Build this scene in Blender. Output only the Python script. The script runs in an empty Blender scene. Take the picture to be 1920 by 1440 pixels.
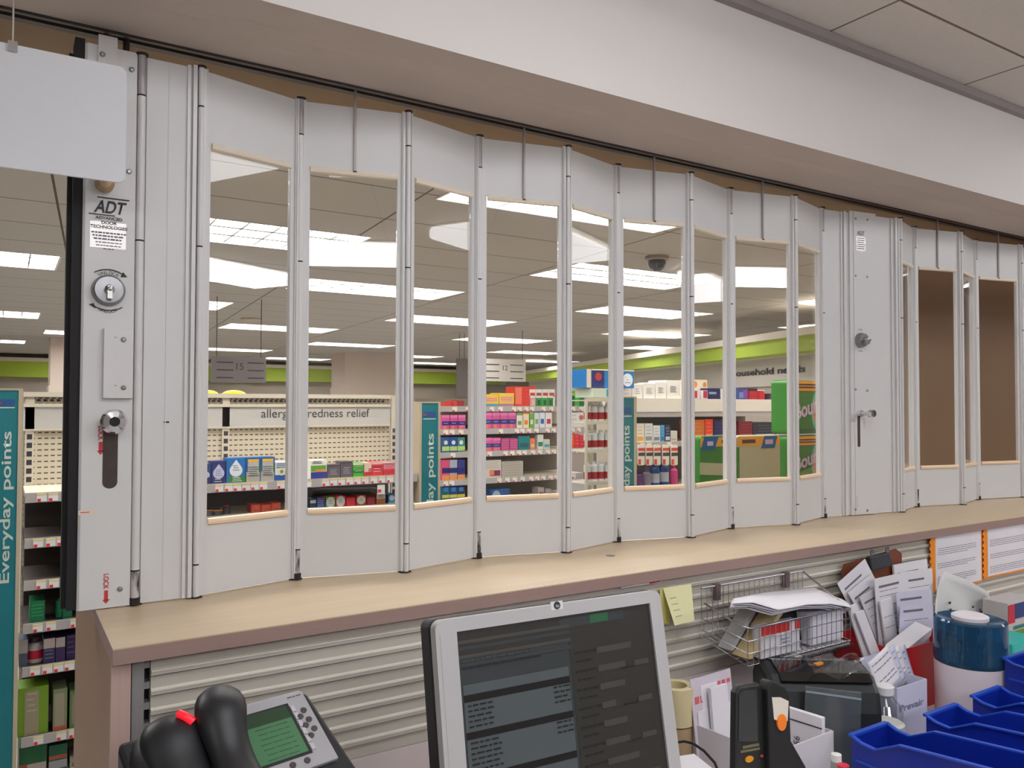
import bpy, math, random
from mathutils import Vector, Matrix
random.seed(7)
S = bpy.context.scene
COL = S.collection
# ---------------- camera, world, exposure ----------------
FPX = 1500.0
YAW, PIT, ROL = math.radians(32.4), math.radians(1.4), math.radians(.14)
_F = Vector((math.sin(YAW)*math.cos(PIT), math.cos(YAW)*math.cos(PIT), math.sin(PIT)))
_R = Vector((math.cos(YAW), -math.sin(YAW), 0)); _U = _R.cross(_F)
CR = _R*math.cos(ROL)+_U*math.sin(ROL); CU = _U*math.cos(ROL)-_R*math.sin(ROL)
CP = Vector((0, 0, 1.45))
cam = bpy.data.cameras.new('camera'); co = bpy.data.objects.new('camera', cam); COL.objects.link(co)
cam.sensor_width = 36; cam.lens = 36*FPX/1920; cam.clip_start = .02; cam.clip_end = 200
co.matrix_world = Matrix.Translation(CP) @ Matrix((CR, CU, -_F)).transposed().to_4x4()
S.camera = co
S.view_settings.view_transform = 'Standard'; S.view_settings.look = 'None'
S.view_settings.gamma = 1; S.view_settings.exposure = 0.0
try: S.view_settings.use_curve_mapping = False
except Exception: pass
W = bpy.data.worlds.new('world'); S.world = W; W.use_nodes = True
W.node_tree.nodes['Background'].inputs[0].default_value = (.72, .70, .68, 1)
W.node_tree.nodes['Background'].inputs[1].default_value = .25
PH_LIGHTS = [(1.0, .34, 6.5), (3.7, .34, 7), (-1.5, -.6, 10), (6.2, .34, 7), (.4, -1.9, 18), (3.4, -1.9, 18)]   # x, y, strength of the ceiling troffers on the staff side
STORE_EMIT = 14.0
# ---------------- pixel rays: where a thing seen in the photo stands at a known depth ----------------
def ray(u, v): return _F*FPX + CR*(u-960) - CU*(v-720)
def PY(u, v, Y): d = ray(u, v); return CP + d*(Y/d.y)
def PZ(u, v, Z): d = ray(u, v); return CP + d*((Z-CP.z)/d.z)
def PX(u, v, X): d = ray(u, v); return CP + d*(X/d.x)
# ---------------- materials ----------------
def lin(c):
    return tuple((x/255/12.92 if x/255 <= .04045 else ((x/255+.055)/1.055)**2.4) for x in c) + (1,)
_mats = {}
def mat(name, rgb, rough=.55, metal=0, noise=0, nscale=30, bump=0, emit=0, stretch=None, ior=None, coat=0):
    if name in _mats: return _mats[name]
    m = bpy.data.materials.new(name); m.use_nodes = True; nt = m.node_tree; N = nt.nodes; L = nt.links
    p = N['Principled BSDF']; c = lin(rgb)
    p.inputs['Base Color'].default_value = c; p.inputs['Roughness'].default_value = rough; p.inputs['Metallic'].default_value = metal
    if coat: p.inputs['Coat Weight'].default_value = coat
    if emit: p.inputs['Emission Color'].default_value = c; p.inputs['Emission Strength'].default_value = emit
    if noise or bump:
        g = N.new('ShaderNodeNewGeometry'); mp = N.new('ShaderNodeMapping'); L.new(g.outputs['Position'], mp.inputs[0])
        if stretch: mp.inputs['Scale'].default_value = stretch
        n = N.new('ShaderNodeTexNoise'); n.inputs['Scale'].default_value = nscale; n.inputs['Detail'].default_value = 4
        L.new(mp.outputs[0], n.inputs['Vector'])
        if noise:
            r = N.new('ShaderNodeMix'); r.data_type = 'RGBA'
            a = tuple(max(0, x*(1-noise)) for x in c[:3])+(1,); b = tuple(min(1, x*(1+noise)) for x in c[:3])+(1,)
            r.inputs[6].default_value = a; r.inputs[7].default_value = b
            L.new(n.outputs[0], r.inputs[0]); L.new(r.outputs[2], p.inputs['Base Color'])
        if bump:
            bp = N.new('ShaderNodeBump'); bp.inputs['Strength'].default_value = bump; bp.inputs['Distance'].default_value = .002
            L.new(n.outputs[0], bp.inputs['Height']); L.new(bp.outputs[0], p.inputs['Normal'])
    _mats[name] = m; return m
def nodes_math(nt, op, a, b=None):
    n = nt.nodes.new('ShaderNodeMath'); n.operation = op
    for i, x in enumerate((a, b)):
        if x is None: continue
        if isinstance(x, (int, float)): n.inputs[i].default_value = x
        else: nt.links.new(x, n.inputs[i])
    return n.outputs[0]
def tiled(name, rgb, seam, px, py, ox, oy, shear=0, w=.006, rough=.9, dash=False):
    """ceiling tiles with seams at ox+k*px / oy+k*py; dash=True: rows of dark slots in x,z (pegboard)"""
    m = mat(name, rgb, rough, noise=.05, nscale=60, bump=.1); nt = m.node_tree; N = nt.nodes; L = nt.links
    g = N.new('ShaderNodeNewGeometry'); s = N.new('ShaderNodeSeparateXYZ'); L.new(g.outputs['Position'], s.inputs[0])
    X, Y = s.outputs[0], (s.outputs[2] if dash else s.outputs[1])
    if shear: X = nodes_math(nt, 'SUBTRACT', X, nodes_math(nt, 'MULTIPLY', nodes_math(nt, 'SUBTRACT', Y, 5.), shear))
    fx = nodes_math(nt, 'FRACT', nodes_math(nt, 'DIVIDE', nodes_math(nt, 'SUBTRACT', X, ox-50*px), px))
    fy = nodes_math(nt, 'FRACT', nodes_math(nt, 'DIVIDE', nodes_math(nt, 'SUBTRACT', Y, oy-50*py), py))
    if dash:
        k = nodes_math(nt, 'MULTIPLY', nodes_math(nt, 'LESS_THAN', fx, .62), nodes_math(nt, 'LESS_THAN', fy, .2))
    else:
        k = nodes_math(nt, 'MAXIMUM', nodes_math(nt, 'LESS_THAN', fx, w/px), nodes_math(nt, 'LESS_THAN', fy, w/py))
    p = N['Principled BSDF']; old = p.inputs['Base Color'].links[0].from_socket
    mx = N.new('ShaderNodeMix'); mx.data_type = 'RGBA'; L.new(k, mx.inputs[0]); L.new(old, mx.inputs[6]); mx.inputs[7].default_value = lin(seam)
    L.new(mx.outputs[2], p.inputs['Base Color']); return m
def glassy(name, tint, f0=.04, k=.9, rough=.0, alpha=1.0):
    m = bpy.data.materials.new(name); m.use_nodes = True; nt = m.node_tree; N = nt.nodes; L = nt.links
    N.remove(N['Principled BSDF']); out = N['Material Output']
    t = N.new('ShaderNodeBsdfTransparent'); t.inputs[0].default_value = tint
    gl = N.new('ShaderNodeBsdfGlossy'); gl.inputs['Roughness'].default_value = rough; gl.inputs[0].default_value = (1, 1, 1, 1)
    lw = N.new('ShaderNodeLayerWeight'); lw.inputs[0].default_value = .5
    f = nodes_math(nt, 'ADD', nodes_math(nt, 'MULTIPLY', nodes_math(nt, 'POWER', lw.outputs['Facing'], 5.0), k), f0)
    mx = N.new('ShaderNodeMixShader'); L.new(f, mx.inputs[0]); L.new(t.outputs[0], mx.inputs[1]); L.new(gl.outputs[0], mx.inputs[2])
    res = mx.outputs[0]
    if alpha < 1:
        d = N.new('ShaderNodeBsdfDiffuse'); d.inputs[0].default_value = tint; m2 = N.new('ShaderNodeMixShader')
        m2.inputs[0].default_value = 1-alpha; L.new(res, m2.inputs[1]); L.new(d.outputs[0], m2.inputs[2]); res = m2.outputs[0]
    L.new(res, out.inputs[0]); _mats[name] = m; return m
def C(r, g, b, rough=.5): return mat('colour_%d_%d_%d_%d' % (r, g, b, int(rough*100)), (r, g, b), rough, noise=.04, nscale=20)
WHITE = mat('gate_white_enamel', (212, 211, 210), .42, noise=.03, nscale=14, bump=.03)
WHITE2 = mat('stile_white_aluminium', (214, 212, 211), .33, noise=.02, nscale=40)
ALU = mat('brushed_aluminium', (190, 188, 186), .3, .9, noise=.05, nscale=60)
CHROME = mat('polished_chrome', (225, 225, 228), .12, 1.0)
STEEL = mat('worn_steel', (150, 150, 152), .32, .9, noise=.12, nscale=60)
GRIME = mat('grime_black', (42, 36, 36), .8, noise=.3, nscale=120)
GREASE = mat('greasy_steel', (168, 162, 162), .45, .3, noise=.35, nscale=120, stretch=(1, 1, .25))
def grimy(name, base, dark, lo, hi):
    m = mat(name, base, .5, noise=.1, nscale=70, stretch=(1, 1, .35)); nt = m.node_tree; p = nt.nodes['Principled BSDF']
    n = [q for q in nt.nodes if q.type == 'TEX_NOISE'][0]; r = nt.nodes.new('ShaderNodeValToRGB'); r.color_ramp.elements[0].position = lo; r.color_ramp.elements[1].position = hi
    r.color_ramp.elements[0].color = lin(dark); r.color_ramp.elements[1].color = lin(base)
    nt.links.new(n.outputs[0], r.inputs[0]); nt.links.new(r.outputs[0], p.inputs['Base Color']); return m
GRIMY = grimy('worn_grimy_enamel', (198, 194, 192), (40, 34, 36), .36, .56)
BLACK = mat('black_rubber', (22, 19, 21), .7, noise=.1, nscale=60)
PEACH = mat('window_moulding_peach', (240, 212, 178), .35, noise=.03, nscale=30)
PEACHT = mat('window_moulding_cream', (232, 220, 202), .35, noise=.03, nscale=30)
PANE = glassy('window_polycarbonate', (.97, .965, .955, 1), .035, .9)
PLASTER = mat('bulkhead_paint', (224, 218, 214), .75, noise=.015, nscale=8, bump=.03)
SOFFIT_SHADE = mat('soffit_shade_tone', (196, 184, 176), .8, noise=.02, nscale=8)  # bulkhead colour darkened: the underside's shade is put into the tone
TANSHADE = mat('soffit_tan_shade', (140, 118, 96), .85, noise=.03, nscale=8)  # tan stands in for the dim light on the shop-side soffit
TRACK = mat('track_grey_steel', (84, 76, 72), .5, .4, noise=.1, nscale=50)
BIRCH = mat('birch_laminate', (204, 182, 150), .38, noise=.10, nscale=3.0, stretch=(1.2, 14, 14))
BIRCHE = mat('laminate_edge_mauve', (158, 130, 122), .5, noise=.10, nscale=4, stretch=(3, 60, 160))
BROWN = mat('counter_end_brown', (150, 116, 88), .5, noise=.08, nscale=4, stretch=(14, 14, 1.5))
SLAT = mat('slatwall_beige_metal', (184, 178, 166), .5, 0, noise=.02, nscale=25)
DESKM = mat('desk_laminate_pinkish', (204, 192, 190), .5, noise=.02, nscale=12)
GOND = mat('gondola_cream_metal', (205, 196, 176), .45, noise=.02, nscale=12)
PEG = tiled('pegboard_cream', (200, 190, 168), (60, 52, 44), .0205, .0205, .0, .008, dash=True, rough=.5)
HEAD = mat('header_grey_white', (190, 187, 180), .5, noise=.02, nscale=12)
RAIL = mat('price_rail_grey', (176, 170, 166), .45, noise=.03, nscale=30)
PAPER = mat('paper_white', (226, 222, 226), .8, noise=.03, nscale=18)
TEAL = mat('banner_teal', (18, 118, 128), .45, noise=.05, nscale=10)
GREEN = mat('valance_green', (172, 196, 60), .6, noise=.02, nscale=10)
LETTER = mat('lettering_dark', (52, 48, 52), .6)
INK = mat('print_ink_grey', (112, 108, 118), .8)
REDINK = mat('print_ink_red', (196, 58, 66), .7)
# ---------------- mesh building ----------------
AX = (Vector((1, 0, 0)), Vector((0, 1, 0)), Vector((0, 0, 1)))
class MB:
    def __init__(s): s.v = []; s.f = []; s.m = []; s.sm = []
    def add(s, vs, fs, mi=0, sm=False):
        b = len(s.v); s.v += [Vector(x) for x in vs]; s.f += [tuple(b+i for i in f) for f in fs]; s.m += [mi]*len(fs); s.sm += [sm]*len(fs); return s
    def fbox(s, fr, a0, a1, b0, b1, c0, c1, mi=0):
        o, e = fr[0], fr[1:]
        vs = [o+e[0]*a+e[1]*b+e[2]*c for a in (a0, a1) for b in (b0, b1) for c in (c0, c1)]
        fl = e[0].cross(e[1]).dot(e[2])*(a1-a0)*(b1-b0)*(c1-c0) < 0
        fs = [(0, 1, 3, 2), (4, 6, 7, 5), (0, 4, 5, 1), (2, 3, 7, 6), (0, 2, 6, 4), (1, 5, 7, 3)]
        if fl: fs = [f[::-1] for f in fs]
        return s.add(vs, fs, mi)
    def box(s, x0, x1, y0, y1, z0, z1, mi=0): return s.fbox((Vector((0, 0, 0)),)+AX, x0, x1, y0, y1, z0, z1, mi)
    def quad(s, a, b, c, d, mi=0): return s.add([a, b, c, d], [(0, 1, 2, 3)], mi)
    def cyl(s, p0, p1, r0, r1=None, n=16, mi=0, caps=True):
        p0, p1 = Vector(p0), Vector(p1); r1 = r0 if r1 is None else r1
        d = (p1-p0).normalized(); a = d.orthogonal().normalized(); b = d.cross(a)
        vs = [p+(a*math.cos(2*math.pi*i/n)+b*math.sin(2*math.pi*i/n))*r for p, r in ((p0, r0), (p1, r1)) for i in range(n)]
        s.add(vs, [(i, (i+1) % n, n+(i+1) % n, n+i) for i in range(n)], mi, True)
        if caps: s.add(vs, [tuple(range(n))[::-1], tuple(range(n, 2*n))], mi)
        return s
    def lathe(s, prof, c, ax=AX[2], n=24, mi=0, ell=1.0, mis=None):
        """prof: list of (r, h) along axis"""
        c = Vector(c); a = ax.orthogonal().normalized() if abs(ax.z) < .99 else AX[0]; b = ax.cross(a)*ell
        vs = [c+ax*h+(a*math.cos(2*math.pi*i/n)+b*math.sin(2*math.pi*i/n))*r for r, h in prof for i in range(n)]
        for k in range(len(prof)-1):
            s.add(vs[k*n:(k+2)*n], [(i, (i+1) % n, n+(i+1) % n, n+i) for i in range(n)], mis[k] if mis else mi, True)
        for k, rv in ((0, True), (len(prof)-1, False)):
            if prof[k][0] > 1e-5: s.add(vs[k*n:(k+1)*n], [tuple(range(n))[::-1] if rv else tuple(range(n))], (mis[min(k, len(mis)-1)] if mis else mi))
        return s
    def prism(s, poly, fr, c0, c1, mi=0):
        """poly in (a,b) of frame, extruded along frame c"""
        o, e = fr[0], fr[1:]; n = len(poly)
        vs = [o+e[0]*a+e[1]*b+e[2]*c for c in (c0, c1) for a, b in poly]
        fs = [tuple(range(n))[::-1], tuple(range(n, 2*n))]+[(i, (i+1) % n, n+(i+1) % n, n+i) for i in range(n)]
        A = sum(poly[i][0]*poly[(i+1) % n][1]-poly[(i+1) % n][0]*poly[i][1] for i in range(n))
        if A*(c1-c0)*e[0].cross(e[1]).dot(e[2]) < 0: fs = [f[::-1] for f in fs]
        return s.add(vs, fs, mi)
    def tube(s, path, r, n=8, mi=0):
        P = [Vector(p) for p in path]; rings = []; a = None
        for i, p in enumerate(P):
            d = (P[min(i+1, len(P)-1)]-P[max(i-1, 0)]).normalized()
            a = (a-d*a.dot(d)).normalized() if a and (a-d*a.dot(d)).length > 1e-4 else d.orthogonal().normalized()
            b = d.cross(a); rings += [p+(a*math.cos(2*math.pi*k/n)+b*math.sin(2*math.pi*k/n))*r for k in range(n)]
        m = len(P)
        s.add(rings, [(j*n+k, j*n+(k+1) % n, (j+1)*n+(k+1) % n, (j+1)*n+k) for j in range(m-1) for k in range(n)], mi, True)
        s.add(rings, [tuple(range(n))[::-1], tuple(range((m-1)*n, m*n))], mi); return s
    def grid(s, fn, nu, nv, mi=0, sm=True):
        vs = [fn(i/nu, j/nv) for j in range(nv+1) for i in range(nu+1)]; w = nu+1
        return s.add(vs, [(j*w+i, j*w+i+1, (j+1)*w+i+1, (j+1)*w+i) for j in range(nv) for i in range(nu)], mi, sm)
    def build(s, name, mats, parent=None, bevel=0, solid=0, sub=0):
        if not isinstance(mats, (list, tuple)): mats = [mats]
        lo = Vector([min(v[i] for v in s.v) for i in range(3)]); hi = Vector([max(v[i] for v in s.v) for i in range(3)])
        o = Vector(((lo.x+hi.x)/2, (lo.y+hi.y)/2, lo.z)); me = bpy.data.meshes.new(name)
        me.from_pydata([v-o for v in s.v], [], s.f); 
        for m in mats: me.materials.append(m)
        me.polygons.foreach_set('material_index', s.m); me.polygons.foreach_set('use_smooth', s.sm); me.update()
        ob = bpy.data.objects.new(name, me); COL.objects.link(ob); put(ob, o, parent)
        if solid: md = ob.modifiers.new('s', 'SOLIDIFY'); md.thickness = solid; md.offset = 0
        if bevel:
            md = ob.modifiers.new('b', 'BEVEL'); md.width = bevel; md.segments = 2; md.limit_method = 'ANGLE'; md.angle_limit = math.radians(40)
        if sub: md = ob.modifiers.new('u', 'SUBSURF'); md.levels = sub; md.render_levels = sub
        return ob
_wo = {}
def put(ob, o, parent=None):
    _wo[ob.name] = Vector(o)
    if parent: ob.parent = parent; ob.location = Vector(o)-_wo[parent.name]
    else: ob.location = o
def tag(o, label, cat, group=None, kind=None):
    o['label'] = label; o['category'] = cat
    if group: o['group'] = group
    if kind: o['kind'] = kind
    return o
def thing(name, label, cat, loc, group=None):
    o = bpy.data.objects.new(name, None); o.empty_display_size = .05; COL.objects.link(o); put(o, Vector(loc)); return tag(o, label, cat, group)
def struct(name, b, mats, **k):
    o = b.build(name, mats, **k); o['kind'] = 'structure'; return o
def text(s, org, right, up, h, m, parent, name='lettering', align='LEFT', bold=0, ext=.0004, width=None, fill=None):
    cu = bpy.data.curves.new(name, 'FONT'); cu.body = s; cu.size = 1; cu.extrude = 0; cu.offset = bold; cu.align_x = align
    t = bpy.data.objects.new(name, cu); COL.objects.link(t); dg = bpy.context.evaluated_depsgraph_get()
    me = bpy.data.meshes.new_from_object(t.evaluated_get(dg)); bpy.data.objects.remove(t); bpy.data.curves.remove(cu)
    right, up = Vector(right).normalized(), Vector(up).normalized(); nz = right.cross(up)
    xs = [v.co.x for v in me.vertices]; k = h/.72; kx = k
    if width: kx = width/max(1e-6, max(xs)-min(xs))
    o = Vector(org)
    for v in me.vertices: v.co = right*v.co.x*kx+up*v.co.y*k+nz*ext
    me.materials.clear(); me.materials.append(m)
    ob = bpy.data.objects.new(name, me); COL.objects.link(ob); put(ob, o, parent); return ob
def rrect(x0, x1, y0, y1, r, n=5):
    P = []
    for cx, cy, a0 in ((x1-r, y1-r, 0), (x0+r, y1-r, 90), (x0+r, y0+r, 180), (x1-r, y0+r, 270)):
        P += [(cx+r*math.cos(math.radians(a0+90*i/n)), cy+r*math.sin(math.radians(a0+90*i/n))) for i in range(n+1)]
    return P
# frame facing the camera side (-y): a = x, b = z, c = towards -y
def FY(x, y, z): return (Vector((x, y, z)), AX[0], AX[2], -AX[1])
def copy_tree(o, loc=None):
    c = o.copy(); COL.objects.link(c); _wo[c.name] = _wo[o.name].copy()
    for ch in list(o.children):
        d = ch.copy(); COL.objects.link(d); d.parent = c
        for g in list(ch.children):
            e = g.copy(); COL.objects.link(e); e.parent = d
    if loc is not None: c.location = loc; _wo[c.name] = Vector(loc)
    return c
exec_parts = True
# ================= SETTING =================
CEIL_S = 2.5; CEIL_P = 2.487; SOF = 2.155; YB = 1.405
struct('floor', MB().box(-8, 32, -3.4, 26, -.05, 0), mat('floor_vinyl_grey', (170, 166, 161), .35, noise=.05, nscale=4))
TILE_P = tiled('pharmacy_ceiling_tile', (214, 208, 202), (120, 110, 104), .69, 1.38, 1.92, 1.175, w=.008)
TILE_S = tiled('store_ceiling_tile', (188, 181, 170), (92, 82, 72), 1.65, .62, 3.53, 2.97, shear=.085, w=.012)
def ceiling_with_holes(z, x0, x1, y0, y1, holes, dy, fr_up=.0):
    """holes: list of (xa, xb, ya, yb) grouped in rows that share ya, yb"""
    b = MB(); rows = sorted({(h[2], h[3]) for h in holes}); y = y0
    def q(xa, xb, ya, yb):
        if xb-xa > 1e-4 and yb-ya > 1e-4: b.box(xa, xb, ya, yb, z, z+.012)
    for ya, yb in rows:
        q(x0, x1, y, ya); x = x0
        for h in sorted(h for h in holes if (h[2], h[3]) == (ya, yb)): q(x, h[0], ya, yb); x = h[1]
        q(x, x1, ya, yb); y = yb
    q(x0, x1, y, y1); return b
struct('ceiling', MB().box(-3.4, 8.5, -3.4, YB, CEIL_P, CEIL_P+.012), TILE_P)
ROWS = [((2.15, 2.82), [1.7, 5.0]), ((2.98, 3.66), [.02, 3.35, 6.7]), ((4.72, 5.43), [1.95, 5.1, 8.3]), ((6.56, 7.28), [.33, 3.65, 6.95, 10.4]), ((8.6, 9.42), [2.02, 5.55, 9.05, 12.6]),  # first row is unseen, added to brighten the shelf header and goods
        ((10.85, 11.65), [.35, 4.0, 7.7, 11.2]), ((13.35, 14.1), [1.98, 6.0, 9.8, 13.5]), ((15.9, 16.7), [.3, 4.5, 8.3, 12.1]), ((18.4, 19.2), [2.3, 6.6, 10.3])]
SH = [(xr-1.5, xr, ya, yb) for (ya, yb), xs in ROWS for xr in xs]
struct('ceiling_store', ceiling_with_holes(CEIL_S, -8, 32, 2.06, 26, SH, 0), TILE_S)['kind'] = 'structure'
# bulkhead: face towards the staff side, soffit underneath with a shallow step, then the shop-side soffit, its shade toned tan
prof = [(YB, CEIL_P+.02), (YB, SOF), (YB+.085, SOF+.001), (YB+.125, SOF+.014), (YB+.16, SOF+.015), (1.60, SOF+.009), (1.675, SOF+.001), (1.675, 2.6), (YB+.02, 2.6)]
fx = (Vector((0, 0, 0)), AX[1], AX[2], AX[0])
wb_ = struct('wall_bulkhead', MB().prism(prof, fx, -3.4, 8.5), [PLASTER, SOFFIT_SHADE])
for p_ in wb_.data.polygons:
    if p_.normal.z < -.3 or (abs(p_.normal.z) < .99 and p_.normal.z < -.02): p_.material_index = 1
struct('wall_soffit', MB().box(-3.4, 8.5, 1.725, 2.06, SOF+.002, 2.6), TANSHADE)
struct('trim_1', MB().box(-3.4, 8.5, YB-.022, YB, CEIL_P-.024, CEIL_P-.001), mat('wall_angle_grey', (150, 140, 138), .5, noise=.03))
struct('wall_back', MB().box(-3.4, 8.5, -3.42, -3.4, 0, CEIL_P), mat('staff_wall_paint', (172, 165, 160), .8, noise=.02))
struct('wall_left', MB().box(-3.42, -3.4, -3.4, 1.4, 0, CEIL_P), mat('staff_wall_paint', (0, 0, 0)))
struct('wall_right', MB().box(8.5, 8.52, -3.4, 2.1, 0, CEIL_P), mat('staff_wall_paint', (0, 0, 0)))
# shop perimeter
YW = 20.5
def far(u, v): return PY(u, v, YW)
FW = mat('shop_wall_taupe', (176, 164, 152), .8, noise=.03, nscale=2)
struct('wall_far', MB().box(-8, 32, YW, YW+.1, 0, CEIL_S), FW)
struct('wall_shop_left', MB().box(-8.1, -8, 2, YW, 0, CEIL_S), FW)
CREAM = mat('cornice_cream', (232, 222, 204), .6, noise=.02)
t = struct('trim_2', MB().box(-8, 12.6, YW-.3, YW, 2.0, 2.33), GREEN)
struct('trim_3', MB().box(-8, 12.6, YW-.45, YW, 2.33, 2.41), CREAM)
# the right-hand perimeter wall runs at an angle to the counter
A = PZ(977, 715, 2.0); B = PZ(1535, 655, 2.0); dr = (B-A).normalized(); A2 = A-dr*.4; Lr = (B-A).length+2.6
nr = Vector((-dr.y, dr.x, 0)); nr = nr if nr.dot(A) < 0 else -nr
frr = (Vector((A2.x, A2.y, 0)), dr, nr, AX[2])
struct('wall_right_shop', MB().fbox(frr, 0, Lr, -.4, -.3, 0, 2.0).fbox(frr, -6, Lr+6, -6.1, -6, 0, CEIL_S), FW)
struct('trim_4', MB().fbox(frr, 0, Lr, -.35, 0, 2.0, 2.16), GREEN)
struct('trim_5', MB().fbox(frr, 0, Lr, -.35, .06, 2.16, 2.235, 0), [CREAM])
hd = thing('wall_header_sign', 'long grey header panel lettered household below the green band', 'sign', frr[0]+Vector((0, 0, 1.7)))
MB().fbox(frr, .2, Lr, -.30, -.27, 1.66, 1.985).build('sign_panel', mat('header_taupe', (196, 188, 178), .6, noise=.02), hd)
MB().fbox(frr, .2, Lr, -.30, -.24, 1.985, 2.0).build('top_edge', CREAM, hd)
# text runs along -dr as seen (left to right is towards the viewer)
def on_wall(u, v, off=-.265):
    o = frr[0]+nr*off; d = ray(u, v); k = (o-CP).dot(nr)/d.dot(nr); return CP+d*k
p0 = on_wall(1372, 706); p1 = on_wall(1478, 694); p2 = on_wall(1380, 692)
text('household needs', p0+nr*.004, dr, (0, 0, 1), .075, LETTER, hd, bold=.025, width=(p1-p0).length*1.25)
# brown partition right behind the second gate, and shop columns
struct('wall_partition', MB().box(3.22, 8.5, 2.2, 2.3, 0, SOF+.3), mat('partition_brown', (165, 134, 106), .55, noise=.05, nscale=2))
b = MB(); cA = PZ(647, 661, CEIL_S); 
b.box(cA.x, cA.x+1.55, cA.y, cA.y+.8, 0, CEIL_S); b.box(cA.x-.02, cA.x+1.57, cA.y-.02, cA.y+.82, 0, 1.78)
struct('wall_column', b, mat('column_paint', (222, 204, 188), .75, noise=.02))
b = MB(); b.box(.62, 1.25, 14.9, 15.5, 0, CEIL_S); b.box(.60, 1.27, 14.88, 15.52, 0, 1.72)
struct('wall_column_left', b, mat('column_paint', (0, 0, 0)))
# ---------------- ceiling troffers ----------------
LOUV = mat('louvre_white_metal', (176, 172, 168), .4, .5)
TUBE = mat('fluorescent_lamp_glow', (253, 253, 255), .5, emit=STORE_EMIT)
TUBE2 = mat('fluorescent_lamp_glow_staff', (255, 250, 240), .5, emit=4)
HOUS = mat('troffer_housing', (220, 214, 204), .4, .2)
def troffer(x0, x1, y0, y1, z, label, group, emitm, nx=8, ny=3):
    cx, cy = (x0+x1)/2, (y0+y1)/2
    r = thing('ceiling_light', label, 'ceiling light', (cx, cy, z), group)
    h = .05
    MB().box(x0, x1, y0, y1, z+h, z+h+.01).box(x0-.004, x0+.01, y0, y1, z-.004, z+h).box(x1-.01, x1+.004, y0, y1, z-.004, z+h) \
        .box(x0, x1, y0-.004, y0+.01, z-.004, z+h).box(x0, x1, y1-.01, y1+.004, z-.004, z+h).build('housing', HOUS, r)
    g = MB()
    for j in range(3):
        yy = y0+(y1-y0)*(j+.5)/3; g.box(x0+.02, x1-.02, yy-(y1-y0)*.15, yy+(y1-y0)*.15, z+.034, z+.046)
    g.build('lamp_tubes', emitm, r)
    l = MB()
    for i in range(1, nx):
        x = x0+(x1-x0)*i/nx; l.box(x-.005, x+.005, y0+.01, y1-.01, z+.004, z+.030)
    for j in range(1, ny):
        y = y0+(y1-y0)*j/ny; l.box(x0+.01, x1-.01, y-.016, y+.016, z+.004, z+.030)
    l.build('louvre', LOUV, r); return r
for k, ((ya, yb), xs) in enumerate(ROWS):
    nm = ['added unseen row', 'first row', 'second row', 'third row', 'fourth row', 'fifth row', 'sixth row', 'seventh row', 'farthest row'][k]
    for i, xr in enumerate(xs):
        n = ['leftmost', 'second from left', 'third from left', 'rightmost'][i] if len(xs) > 1 else 'only one'
        if len(xs) > 1 and i == len(xs)-1: n = 'rightmost'
        troffer(xr-1.5, xr, ya, yb, CEIL_S, 'gridded fluorescent ceiling light, %s in the %s of the shop' % (n, nm), 'louvred lights in the shop ceiling', TUBE)
for i, (x, y, w) in enumerate(PH_LIGHTS):
    MBn = thing('ceiling_light', 'fluorescent ceiling light over the staff side, behind the camera', 'ceiling light', (x, y, CEIL_P), 'lights over the staff side')
    MB().box(x-.62, x+.62, y-.30, y+.30, CEIL_P-.012, CEIL_P-.0005).build('housing', HOUS, MBn)
    MB().prism(rrect(y-.26, y+.26, CEIL_P-.085, CEIL_P-.0125, .03, 4), (Vector((0, 0, 0)), AX[1], AX[2], AX[0]), x-.6, x+.6).build('lens', mat('staff_lamp_lens_%d' % (w*10), (248, 250, 255), .5, emit=w), MBn)
# ---------------- shop ceiling bits ----------------
pd = PZ(1232, 481, CEIL_S)
r = thing('dome_camera', 'black dome security camera hanging from the shop ceiling', 'security camera', pd)
MB().lathe([(.0, 0), (.085, 0), (.085, -.02), (.07, -.03), (.0, -.03)], pd, n=28).build('mounting_ring', mat('dome_ring_grey', (150, 140, 128), .5), r)
MB().lathe([(.062, -.03), (.064, -.055), (.05, -.085), (.025, -.105), (0, -.11)], pd, n=28).build('dome', mat('smoked_dome', (30, 28, 32), .12, coat=.6), r)
for (u, v, s) in ((472, 597, .13), (590, 665, .2)):
    q = PZ(u, v, CEIL_S)
    tag(MB().lathe([(s, 0), (s, -.02), (s*.6, -.035), (0, -.036)], q, n=20).build('smoke_detector', mat('detector_cream', (196, 184, 166), .5)),
        'round detector on the shop ceiling, %s' % ('above the nearer light' if u == 472 else 'farther back near the column'), 'smoke detector')
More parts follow.
